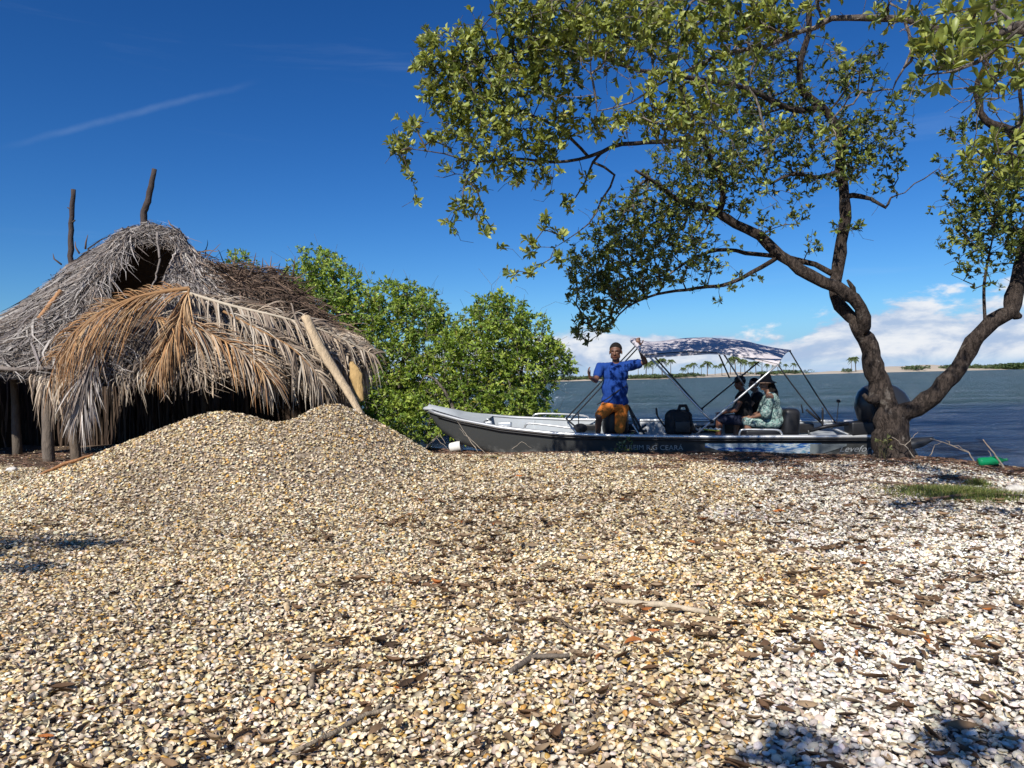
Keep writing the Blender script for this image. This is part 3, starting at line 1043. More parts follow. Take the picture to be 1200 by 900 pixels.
p = on_ground(1160, 549)
bt = empty('bottle', (p.x, p.y, gz(p.x, p.y)))
tag(bt, 'empty green plastic bottle lying on the shells at the waterline', 'bottle')
Mt = Matrix.Translation((p.x - 0.16, p.y, gz(p.x, p.y) + 0.085)) @ Matrix.Rotation(R(84), 4, 'Y') @ Matrix.Rotation(R(12), 4, 'X')
green = bpy.data.materials.new('green_bottle_plastic'); green.use_nodes = True
gb = green.node_tree.nodes['Principled BSDF']
gb.inputs['Base Color'].default_value = (0.01, 0.30, 0.11, 1); gb.inputs['Roughness'].default_value = 0.12
gb.inputs['Transmission Weight'].default_value = 0.35
gnz = noise_tex(green.node_tree, None, 9.0); gbn = nd(green.node_tree, 'ShaderNodeBump'); gbn.inputs['Strength'].default_value = 0.5
lk(green.node_tree, gnz, gbn.inputs['Height']); lk(green.node_tree, gbn.outputs[0], gb.inputs['Normal'])
mb = MB(); lathe(mb, [(0.001, 0), (0.045, 0.0), (0.058, 0.012), (0.062, 0.04), (0.060, 0.10), (0.055, 0.13), (0.062, 0.16), (0.062, 0.21), (0.050, 0.26), (0.026, 0.30), (0.017, 0.315), (0.017, 0.34)], 24, Mt)
mb.build('body', green, bt)
mb = MB(); lathe(mb, [(0.001, 0.357), (0.019, 0.357), (0.020, 0.335), (0.017, 0.333)], 20, Mt)
mb.build('cap', mat('green_cap_plastic', (0.02, 0.22, 0.09), 0.4), bt)

p = on_ground(534, 531)
Mt = Matrix.Translation((p.x - 0.10, p.y, gz(p.x, p.y) + 0.10)) @ Matrix.Rotation(R(-12), 4, 'Z') @ Matrix.Rotation(R(80), 4, 'Y')
mb = MB(); lathe(mb, [(0.001, 0), (0.075, 0.0), (0.085, 0.02), (0.095, 0.20), (0.099, 0.205), (0.099, 0.215), (0.090, 0.215), (0.080, 0.02), (0.001, 0.015)], 28, Mt)
o = mb.build('pot', M['white']); tag(o, 'small white pot lying on its side by the bow', 'pot')


def stone(px, py, r, col, label, nm='stone'):
    p = on_ground(px, py)
    bm = bmesh.new(); bmesh.ops.create_icosphere(bm, subdivisions=3, radius=1)
    for v in bm.verts:
        n_ = mnoise.noise(v.co * 1.3 + Vector((px, 0, 0))) * 0.25 + 1
        v.co = Vector((v.co.x * r * 1.25 * n_ + p.x, v.co.y * r * n_ + p.y, v.co.z * r * 0.75 * n_ + gz(p.x, p.y) + r * 0.45))
    mb = MB(); mb.from_bm(bm, col)
    tag(mb.build(nm, M['wood']), label, 'stone')


stone(1190, 578, 0.075, (0.62, 0.58, 0.52), 'round white stone right of the grass tuft, at the photo edge')
stone(14, 553, 0.06, (0.66, 0.62, 0.56), 'small white stone on bare dirt before the left end of the hut')
stone(808, 832, 0.010, (0.5, 0.42, 0.28), 'tiny tan pebble among white shells at lower right')


def grass(center, rx, ry, n, hgt, cols, name, label, cat='grass'):
    r2 = np.random.default_rng(int(abs(center[0]) * 100))
    q = r2.normal(0, 0.45, (n, 2))
    x = center[0] + q[:, 0] * rx; y = center[1] + q[:, 1] * ry
    K = 4; u = np.linspace(0, 1, K)[None, :]
    a = r2.uniform(0, 6.28, n); h = hgt * r2.uniform(0.3, 1.0, n) * np.exp(-(q ** 2).sum(1) * 0.7); ln = r2.uniform(0.2, 0.9, n)
    P = np.zeros((n, K, 3))
    P[..., 0] = x[:, None] + np.cos(a)[:, None] * ln[:, None] * h[:, None] * u ** 1.6
    P[..., 1] = y[:, None] + np.sin(a)[:, None] * ln[:, None] * h[:, None] * u ** 1.6
    P[..., 2] = ground(x, y)[:, None] + 0.01 + h[:, None] * (u - 0.35 * u ** 2)
    S = np.stack([-np.sin(a), np.cos(a), 0 * a], -1)
    wd_ = np.array([[1, 0.9, 0.6, 0.1]]) * r2.uniform(0.003, 0.007, n)[:, None]
    C = np.array(cols)[r2.integers(0, len(cols), n)] * r2.uniform(0.7, 1.25, n)[:, None]
    mb = MB(); mb.add(*ribbons(P, wd_, S, C))
    o = mb.build(name, M['leaf']); tag(o, label, cat, kind='stuff')


GR = [(0.13, 0.18, 0.035), (0.20, 0.22, 0.06), (0.28, 0.25, 0.10), (0.09, 0.14, 0.03)]
p = on_ground(1125, 582)
grass((p.x, p.y), 0.78, 0.46, 7500, 0.15, GR, 'grass', 'low green grass patch on the shells right of the tree')
p = on_ground(1145, 570)
grass((p.x, p.y), 0.16, 0.12, 700, 0.16, GR, 'weeds', 'taller green weeds behind the grass patch', 'weeds')
p = on_ground(576, 537)
grass((p.x, p.y), 0.20, 0.10, 260, 0.06, GR, 'grass', 'sparse short grass beside the white pot')


# ------------------------------------------------------------------ trees
LEAF_COLS = np.array([[0.145, 0.185, 0.040], [0.25, 0.290, 0.062], [0.095, 0.130, 0.034], [0.34, 0.370, 0.100], [0.075, 0.100, 0.030]])


def leaf_template():
    V = [(0, 0, 0), (0.35, -0.15, 0.10), (0.35, 0, 0.03), (0.35, 0.15, 0.10), (0.72, -0.19, 0.07), (0.72, 0, -0.02), (0.72, 0.19, 0.07), (1.0, 0.03, -0.16)]
    F4 = [(1, 4, 5, 2), (2, 5, 6, 3)]
    F3 = [(0, 1, 2), (0, 2, 3), (4, 7, 5), (5, 7, 6)]
    return np.array(V, float), [np.array(F4), np.array(F3)]


def whorls(C, D, L, nleaf, cols, r2, spread=0.9):
    """leaf rosettes at C pointing along D; L leaf lengths"""
    n = len(C)
    tv, tf = leaf_template()
    CC = np.repeat(C, nleaf, 0); DD = np.repeat(unit(D), nleaf, 0); LL = np.repeat(L, nleaf)
    m = len(CC)
    ref = unit(r2.normal(size=(m, 3)))
    s = unit(np.cross(DD, ref))
    th = r2.uniform(0.35, 1.35, m) * spread
    X = unit(DD * np.cos(th)[:, None] + s * np.sin(th)[:, None])
    # blade normal roughly up along stem
    Z = unit(DD - X * (DD * X).sum(1)[:, None] + 0.35 * r2.normal(size=(m, 3)))
    Y_ = unit(np.cross(Z, X)); Z = np.cross(X, Y_)
    sc = LL * r2.uniform(0.45, 1.2, m)
    Rm = np.stack([X, Y_, Z], -1) * sc[:, None, None]
    T = CC + X * 0.006 - DD * (r2.uniform(0, 0.5, m) * LL)[:, None]
    base = cols[r2.integers(0, len(cols), n)]
    col = np.repeat(base, nleaf, 0) * r2.uniform(0.7, 1.3, m)[:, None]
    yel = r2.random(m) < 0.02
    col[yel] = np.array([0.32, 0.26, 0.05])
    return instances(tv, tf, Rm, T, col)


class Tree:
    def __init__(s, seed):
        s.P = []; s.par = []; s.r = []; s.r2 = np.random.default_rng(seed)
        s.fixed = []

    scale = 1.0

    def limb(s, pts, rads, start=None, step=0.14, wob=0.012):
        rads = [q * s.scale for q in rads]
        """pts world points; first joins node index start"""
        P = [Vector(p) for p in pts]
        # catmull-rom
        out = []; ro = []
        n = len(P)
        for k in range(n - 1):
            p0 = P[max(k - 1, 0)]; p1 = P[k]; p2 = P[k + 1]; p3 = P[min(k + 2, n - 1)]
            m = max(2, int((p2 - p1).length / step))
            for q in range(m):
                t = q / m
                v = 0.5 * ((2 * p1) + (p2 - p0) * t + (2 * p0 - 5 * p1 + 4 * p2 - p3) * t * t + (3 * p1 - 3 * p2 + p3 - p0) * t ** 3)
                out.append(v); ro.append(rads[k] + (rads[k + 1] - rads[k]) * t)
        out.append(P[-1]); ro.append(rads[-1])
        prev = start if start is not None else -1
        ids = []
        for k, (v, r_) in enumerate(zip(out, ro)):
            if start is not None and k == 0:
                # bury the joint in the parent
                pass
            w = np.array(v) + s.r2.normal(0, wob * min(1, r_ * 12), 3)
            s.P.append(w); s.par.append(prev); s.r.append(r_); prev = len(s.P) - 1
            ids.append(prev)
        return ids

    def nearest(s, p):
        A = np.array(s.P); d = ((A - np.array(p)) ** 2).sum(1)
        return int(d.argmin())

    def grow(s, pts, seg=0.16, jit=0.035, arch=0.10):
        nfix = len(s.P)
        F0 = np.array(s.P)
        d0 = np.array([np.sqrt(((F0 - p) ** 2).sum(1)).min() for p in pts])
        order = np.argsort(d0 + s.r2.normal(0, 0.12, len(pts)))
        A = np.zeros((nfix + len(pts) * 14, 3)); A[:nfix] = F0; cnt = nfix
        tips = np.zeros(len(pts), int)
        depth = np.zeros(len(A))
        for i in order:
            p = pts[i]
            dv = A[:cnt] - p
            d = np.sqrt((dv ** 2).sum(1))
            j = int((d + depth[:cnt] * 0.02).argmin())
            a = A[j]; L = d[j]
            m = min(13, max(1, int(L / seg)))
            prev = j
            mid = s.r2.normal(0, 1, 3) * L * 0.10 + np.array([0, 0, arch * L])
            for k in range(1, m + 1):
                t = k / m
                v = a + (p - a) * t + mid * 4 * t * (1 - t) * 0.6
                if k < m: v = v + s.r2.normal(0, jit, 3) * min(1, L)
                s.P.append(v); s.par.append(prev); s.r.append(0.0)
                A[cnt] = v; depth[cnt] = depth[prev] + 1; prev = cnt; cnt += 1
            tips[i] = prev
        s.tips = tips
        return nfix

    def thicken(s, tip_r=0.0028, expo=2.35, cap=0.5):
        n = len(s.P)
        acc = np.zeros(n)
        kids = [[] for _ in range(n)]
        for i in range(n):
            if s.par[i] >= 0: kids[s.par[i]].append(i)
        for i in range(n - 1, -1, -1):
            base = tip_r ** expo if not kids[i] else acc[i]
            r_ = base ** (1 / expo)
            if s.r[i] > 0: r_ = s.r[i]
            else: r_ = min(r_, 0.03)
            s.r[i] = r_
            if s.par[i] >= 0: acc[s.par[i]] += r_ ** expo
        s.kids = kids

    def mesh(s, mb, cfun):
        used = set()
        roots = [i for i in range(len(s.P)) if s.par[i] < 0]
        stack = [(r_, None) for r_ in roots]
        while stack:
            i, origin = stack.pop()
            chain = [] if origin is None else [origin]
            k = i
            while True:
                chain.append(k)
                ch = s.kids[k]
                if not ch: break
                ch = sorted(ch, key=lambda q: -s.r[q])
                # keep fixed limbs as one chain
                for q in ch[1:]: stack.append((q, k))
                k = ch[0]
            if len(chain) < 2: continue
            pts = np.array([s.P[q] for q in chain]); rr = np.array([s.r[q] for q in chain])
            if origin is not None: rr[0] = min(rr[1] * 1.15, s.r[origin])
            mx = rr.max()
            n = 14 if mx > 0.05 else 8 if mx > 0.015 else 5 if mx > 0.006 else 3
            if mx > 0.05:
                # lumpy bark
                rr = rr * (1 + 0.07 * np.sin(np.arange(len(rr)) * 1.7 + i) + s.r2.normal(0, 0.025, len(rr)))
            mb.tube(pts, rr, n, cfun(pts, rr), cap=(mx > 0.015))


def bark_col(thick=(0.17, 0.14, 0.12), thin=(0.27, 0.24, 0.215)):
    a = np.array(thick); b = np.array(thin)
    def f(pts, rr):
        t = np.clip((rr - 0.004) / 0.03, 0, 1)[:, None]
        return b * (1 - t) + a * t
    return f


def blob_points(blobs, r2, dens=1.0, dY=0.45):
    out = []
    for b in blobs:
        px, py, rp, Y = b[:4]
        k = b[4] if len(b) > 4 else 1.0
        Rm_ = rp * Y / FPX
        n = max(2, int(1.15 * (Rm_ / 0.105) ** 2 * k * dens + 0.5))
        for _ in range(n):
            while True:
                q = r2.uniform(-1, 1, 2)
                if q @ q < 1: break
            q = q * 1.08
            y_ = Y + r2.normal(0, min(dY, Rm_ * 1.1))
            out.append(np.array(W(px + q[0] * rp, py + q[1] * rp, Y)) + np.array([0, y_ - Y, 0]) )
    return np.array(out)


def finish_tree(tr, root, leaf_sets, barkf, bare=None):
    tr.thicken()
    mb = MB(); tr.mesh(mb, barkf)
    mb.build('trunk', M['bark'], root)
    mb = MB()
    for V_ in leaf_sets: mb.add(*V_)
    mb.build('crown', M['leaf'], root)


def tip_dirs(tr, r2, up=0.45, back=None):
    P = np.array(tr.P); par = np.array(tr.par)
    t = tr.tips
    d = unit(P[t] - P[par[t]])
    o = unit(d + np.array([0, 0, up]) + 0.35 * r2.normal(size=d.shape))
    return P[t], o


# --- the tree beside the boat
def main_tree():
    r2 = np.random.default_rng(101)
    tr = Tree(101); tr.scale = 0.80
    Yb = 10.75
    b = on_ground(1046, 533)
    bx, by = b.x, Yb
    base = Vector((W(1046, 533, Yb).x, Yb, gz(W(1046, 533, Yb).x, Yb) - 0.12))
    fork = W(1043, 482, Yb)
    ids0 = tr.limb([base, W(1045, 520, Yb), W(1045, 500, Yb), fork], [0.42, 0.32, 0.285, 0.27], step=0.08)
    f = ids0[-3]
    # left stem up to where it splits
    idsL = tr.limb([tr.P[f], W(1031, 455, Yb), W(1023, 428, Yb - .03), W(1019, 405, Yb - .05), W(1003, 378, Yb - .1)], [0.22, 0.20, 0.165, 0.15, 0.135], start=f, step=0.09)
    s = idsL[-1]
    # strand leaning left, then straight up
    idsU = tr.limb([tr.P[s], W(984, 358, Yb), W(979, 335, Yb + .1), W(983, 310, Yb + .15), W(988, 270, Yb + .1), W(991, 232, Yb), W(985, 200, Yb), W(985, 160, Yb - .1), W(965, 125, Yb - .2), W(940, 108, Yb - .3), W(938, 70, Yb - .4), W(948, 40, Yb - .4), W(945, -40, Yb - .5), W(925, -120, Yb - .6)],
                   [0.12, 0.115, 0.11, 0.105, 0.10, 0.09, 0.08, 0.075, 0.07, 0.06, 0.055, 0.05, 0.04, 0.02], start=s)
    # strand that crosses and becomes the long left limb
    idsX = tr.limb([tr.P[idsL[-3]], W(1013, 372, Yb - .25), W(1001, 350, Yb - .3), W(982, 337, Yb - .28), W(950, 322, Yb - .2), W(915, 300, Yb - .1), W(890, 277, Yb), W(862, 263, Yb), W(842, 250, Yb - .1), W(815, 240, Yb - .2), W(795, 235, Yb - .3), W(770, 215, Yb - .5), W(745, 200, Yb - .8)],
                   [0.12, 0.115, 0.112, 0.108, 0.105, 0.10, 0.092, 0.085, 0.07, 0.055, 0.045, 0.035, 0.02], start=idsL[-3])
    q = tr.nearest(W(1003, 350, Yb - .3))
    tr.limb([tr.P[q], W(999, 338, Yb - .32), W(993, 328, Yb - .34)], [0.06, 0.045, 0.02], start=q)            # broken stub
    q = tr.nearest(W(978, 320, Yb + .1))
    tr.limb([tr.P[q], W(955, 310, Yb + .2), W(925, 303, Yb + .3), W(885, 298, Yb + .4), W(840, 293, Yb + .5), W(800, 310, Yb + .5), W(780, 325, Yb + .5)], [0.055, 0.052, 0.048, 0.04, 0.034, 0.025, 0.015], start=q)
    q = tr.nearest(W(910, 298, Yb - .1))
    tr.limb([tr.P[q], W(880, 320, Yb), W(855, 332, Yb + .1), W(815, 338, Yb + .1), W(770, 345, Yb), W(735, 360, Yb - .1), W(712, 385, Yb - .2), W(700, 393, Yb - .2)], [0.045, 0.04, 0.035, 0.03, 0.024, 0.017, 0.01, 0.006], start=q)
    q = tr.nearest(W(845, 252, Yb - .1))
    tr.limb([tr.P[q], W(848, 220, Yb - .2), W(832, 185, Yb - .5), W(825, 160, Yb - .8)], [0.06, 0.05, 0.045, 0.035], start=q)
    q = len(tr.P) - 1
    tr.limb([tr.P[q], W(780, 166, Yb - 1.4), W(745, 168, Yb - 1.7), W(715, 172, Yb - 1.9), W(695, 190, Yb - 2), W(685, 215, Yb - 2), W(665, 245, Yb - 2)], [0.035, 0.034, 0.032, 0.028, 0.02, 0.012, 0.007], start=q)
    q = tr.nearest(W(715, 172, Yb - 1.9))
    tr.limb([tr.P[q], W(690, 184, Yb - 2.1), W(650, 190, Yb - 2.3), W(600, 185, Yb - 2.4), W(560, 190, Yb - 2.5), W(520, 180, Yb - 2.6), W(485, 175, Yb - 2.6)], [0.026, 0.024, 0.02, 0.016, 0.012, 0.009, 0.006], start=q)
    q = tr.nearest(W(690, 184, Yb - 2.1))
    tr.limb([tr.P[q], W(655, 150, Yb - 2.3), W(610, 130, Yb - 2.4), W(570, 110, Yb - 2.5), W(520, 100, Yb - 2.6)], [0.024, 0.022, 0.018, 0.013, 0.008], start=q)
    q = tr.nearest(W(700, 185, Yb - 2))
    tr.limb([tr.P[q], W(720, 205, Yb - 2), W(705, 235, Yb - 2.1), W(690, 262, Yb - 2.2), W(650, 290, Yb - 2.2)], [0.02, 0.018, 0.014, 0.01, 0.005], start=q)
    q = tr.nearest(W(989, 235, Yb))
    tr.limb([tr.P[q], W(1000, 229, Yb - .1), W(1020, 233, Yb - .2), W(1038, 243, Yb - .2), W(1044, 232, Yb - .2), W(1060, 226, Yb - .2)], [0.06, 0.045, 0.035, 0.024, 0.018, 0.01], start=q)
    q = tr.nearest(W(985, 205, Yb))
    tr.limb([tr.P[q], W(960, 208, Yb), W(930, 203, Yb - .1), W(905, 215, Yb - .2)], [0.045, 0.04, 0.03, 0.02], start=q)
    q = tr.nearest(W(965, 125, Yb - .2))
    tr.limb([tr.P[q], W(930, 130, Yb - .5), W(900, 115, Yb - .8), W(860, 100, Yb - 1.2), W(800, 90, Yb - 1.7), W(740, 80, Yb - 2.1), W(690, 60, Yb - 2.4), W(640, 50, Yb - 2.6), W(600, 60, Yb - 2.7), W(560, 70, Yb - 2.8)], [0.055, 0.05, 0.045, 0.04, 0.034, 0.028, 0.022, 0.017, 0.012, 0.008], start=q)
    # right stem
    g = ids0[-2]
    idsR = tr.limb([tr.P[g], W(1062, 482, Yb - .1), W(1085, 470, Yb - .2), W(1107, 450, Yb - .3), W(1130, 420, Yb - .4), W(1145, 392, Yb - .5), W(1165, 377, Yb - .55), W(1183, 366, Yb - .6), W(1192, 335, Yb - .6), W(1200, 300, Yb - .6), W(1212, 240, Yb - .6), W(1225, 170, Yb - .8), W(1235, 60, Yb - 1.2)],
                   [0.19, 0.165, 0.155, 0.15, 0.14, 0.135, 0.13, 0.14, 0.13, 0.12, 0.11, 0.09, 0.06], start=g, step=0.11)
    q = tr.nearest(W(1183, 366, Yb - .6))
    tr.limb([tr.P[q], W(1192, 370, Yb - .65), W(1196, 371, Yb - .68)], [0.10, 0.075, 0.04], start=q)
    q = tr.nearest(W(1158, 384, Yb - .55))
    tr.limb([tr.P[q], W(1153, 360, Yb - .6), W(1155, 320, Yb - .6), W(1163, 280, Yb - .6)], [0.03, 0.026, 0.022, 0.012], start=q)
    q = tr.nearest(W(1222, 175, Yb - .8))
    tr.limb([tr.P[q], W(1200, 158, Yb - .9), W(1175, 150, Yb - 1), W(1155, 140, Yb - 1), W(1146, 120, Yb - 1), W(1147, 95, Yb - 1.1), W(1160, 60, Yb - 1.2)], [0.085, 0.08, 0.07, 0.06, 0.055, 0.045, 0.03], start=q)
    # short stub on the trunk
    q = tr.nearest(W(1033, 468, Yb))
    tr.limb([tr.P[q], W(1020, 470, Yb - .22), W(1012, 462, Yb - .26)], [0.10, 0.065, 0.035], start=q)
    Ym = Yb - 0.2
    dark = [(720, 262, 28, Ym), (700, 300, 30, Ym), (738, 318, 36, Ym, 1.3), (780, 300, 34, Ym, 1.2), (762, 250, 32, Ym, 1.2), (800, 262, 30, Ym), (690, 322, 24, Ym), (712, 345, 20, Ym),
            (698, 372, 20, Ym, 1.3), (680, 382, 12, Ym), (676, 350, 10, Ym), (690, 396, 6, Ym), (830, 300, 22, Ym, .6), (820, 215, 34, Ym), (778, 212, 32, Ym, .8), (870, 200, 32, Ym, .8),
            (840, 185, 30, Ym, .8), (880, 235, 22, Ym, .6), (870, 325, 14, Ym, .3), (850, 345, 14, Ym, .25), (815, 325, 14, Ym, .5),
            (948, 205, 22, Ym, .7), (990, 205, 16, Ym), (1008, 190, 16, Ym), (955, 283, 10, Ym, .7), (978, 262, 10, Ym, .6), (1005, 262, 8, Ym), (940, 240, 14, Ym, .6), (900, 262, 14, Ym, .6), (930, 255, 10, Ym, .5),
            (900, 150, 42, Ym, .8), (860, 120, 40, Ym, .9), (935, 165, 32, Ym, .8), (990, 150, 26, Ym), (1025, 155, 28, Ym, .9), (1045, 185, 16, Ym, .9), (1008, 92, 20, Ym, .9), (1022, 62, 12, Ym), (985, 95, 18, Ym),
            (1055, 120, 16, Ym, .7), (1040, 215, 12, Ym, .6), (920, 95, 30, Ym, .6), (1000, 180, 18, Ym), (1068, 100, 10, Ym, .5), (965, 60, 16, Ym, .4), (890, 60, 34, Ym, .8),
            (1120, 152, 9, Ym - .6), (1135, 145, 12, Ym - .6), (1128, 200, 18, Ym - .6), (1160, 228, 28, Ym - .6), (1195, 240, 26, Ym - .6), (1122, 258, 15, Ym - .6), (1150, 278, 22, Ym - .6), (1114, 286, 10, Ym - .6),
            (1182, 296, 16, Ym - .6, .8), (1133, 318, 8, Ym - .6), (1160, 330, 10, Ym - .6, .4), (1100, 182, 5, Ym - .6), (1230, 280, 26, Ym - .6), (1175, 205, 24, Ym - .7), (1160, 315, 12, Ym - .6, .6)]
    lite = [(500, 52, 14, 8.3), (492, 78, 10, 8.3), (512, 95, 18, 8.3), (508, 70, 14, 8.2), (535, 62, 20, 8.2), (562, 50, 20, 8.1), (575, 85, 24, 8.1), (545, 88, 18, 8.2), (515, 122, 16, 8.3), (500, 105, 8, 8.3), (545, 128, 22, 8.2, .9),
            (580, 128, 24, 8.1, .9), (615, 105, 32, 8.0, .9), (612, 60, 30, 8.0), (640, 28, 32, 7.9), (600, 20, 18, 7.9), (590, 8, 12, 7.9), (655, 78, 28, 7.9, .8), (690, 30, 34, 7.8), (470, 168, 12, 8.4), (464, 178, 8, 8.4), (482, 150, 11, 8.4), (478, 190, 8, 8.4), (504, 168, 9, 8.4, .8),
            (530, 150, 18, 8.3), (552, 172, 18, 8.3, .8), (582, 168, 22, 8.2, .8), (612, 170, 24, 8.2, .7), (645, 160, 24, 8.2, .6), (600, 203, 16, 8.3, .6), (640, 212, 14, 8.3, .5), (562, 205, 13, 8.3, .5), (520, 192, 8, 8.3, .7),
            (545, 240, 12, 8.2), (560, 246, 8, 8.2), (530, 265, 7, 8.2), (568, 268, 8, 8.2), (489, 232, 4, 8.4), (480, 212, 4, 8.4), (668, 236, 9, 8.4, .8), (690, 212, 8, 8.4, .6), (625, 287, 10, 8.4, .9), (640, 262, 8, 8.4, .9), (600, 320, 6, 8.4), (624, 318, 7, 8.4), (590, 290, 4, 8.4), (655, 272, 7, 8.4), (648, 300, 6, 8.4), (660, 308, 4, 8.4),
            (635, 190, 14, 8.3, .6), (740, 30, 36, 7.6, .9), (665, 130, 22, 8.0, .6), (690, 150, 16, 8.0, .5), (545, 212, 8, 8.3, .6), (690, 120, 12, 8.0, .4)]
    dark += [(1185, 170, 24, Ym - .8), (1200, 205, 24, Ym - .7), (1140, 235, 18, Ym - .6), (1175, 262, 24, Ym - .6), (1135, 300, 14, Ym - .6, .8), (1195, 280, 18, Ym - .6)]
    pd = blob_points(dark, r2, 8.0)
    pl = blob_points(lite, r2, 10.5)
    # the part of the crown above the frame
    over = []
    for k in range(650):
        c_ = W(r2.uniform(560, 1150), r2.uniform(-330, -20), r2.uniform(8.2, 11.5))
        over.append(np.array(c_))
    over = np.array(over)
    allp = np.concatenate([pd, pl, over])
    # bare twigs between the leaves
    nb = 1800
    src = allp[r2.integers(0, len(pd) + len(pl), nb)] + r2.normal(0, 0.11, (nb, 3))
    allb = np.concatenate([allp, src])
    tr.grow(allb, seg=0.11, jit=0.03)
    P, D = tip_dirs(tr, r2, 0.5)
    n1, n2, n3 = len(pd), len(pl), len(over)
    keep = lambda a, b, f=1.0: np.arange(a, b)[r2.random(b - a) < f]
    sets = []
    i = keep(0, n1)
    shade_cols = LEAF_COLS[[0, 2, 4, 1]]  # darker leaf tones: shade of the lower crown put into the colour
    sets.append(whorls(P[i], D[i], np.full(len(i), 0.076), 8, shade_cols, r2))
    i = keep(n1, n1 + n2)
    sunlit_cols = LEAF_COLS[[1, 3, 0, 1]]  # yellower, lighter leaf tones: sunlight on the upper crown put into the colour
    sets.append(whorls(P[i], D[i], np.full(len(i), 0.090), 8, sunlit_cols, r2))
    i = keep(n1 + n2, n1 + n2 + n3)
    sets.append(whorls(P[i], D[i], np.full(len(i), 0.10), 7, sunlit_cols, r2))
    # a few leaves on the twigs just behind the tips
    par = np.array(tr.par); PP = np.array(tr.P)
    t2 = par[tr.tips[:n1 + n2]]
    sel = r2.random(len(t2)) < 0.45
    sets.append(whorls(PP[t2[sel]], D[:n1 + n2][sel], np.full(sel.sum(), 0.075), 4, shade_cols, r2, 1.2))
    root = empty('shade_tree', base)
    tag(root, 'forked tree with dark gnarled trunk growing at the stern of the boat', 'tree')
    finish_tree(tr, root, sets, bark_col((0.070, 0.056, 0.048), (0.15, 0.13, 0.115)))
    # root flare
    return base


main_base = main_tree()


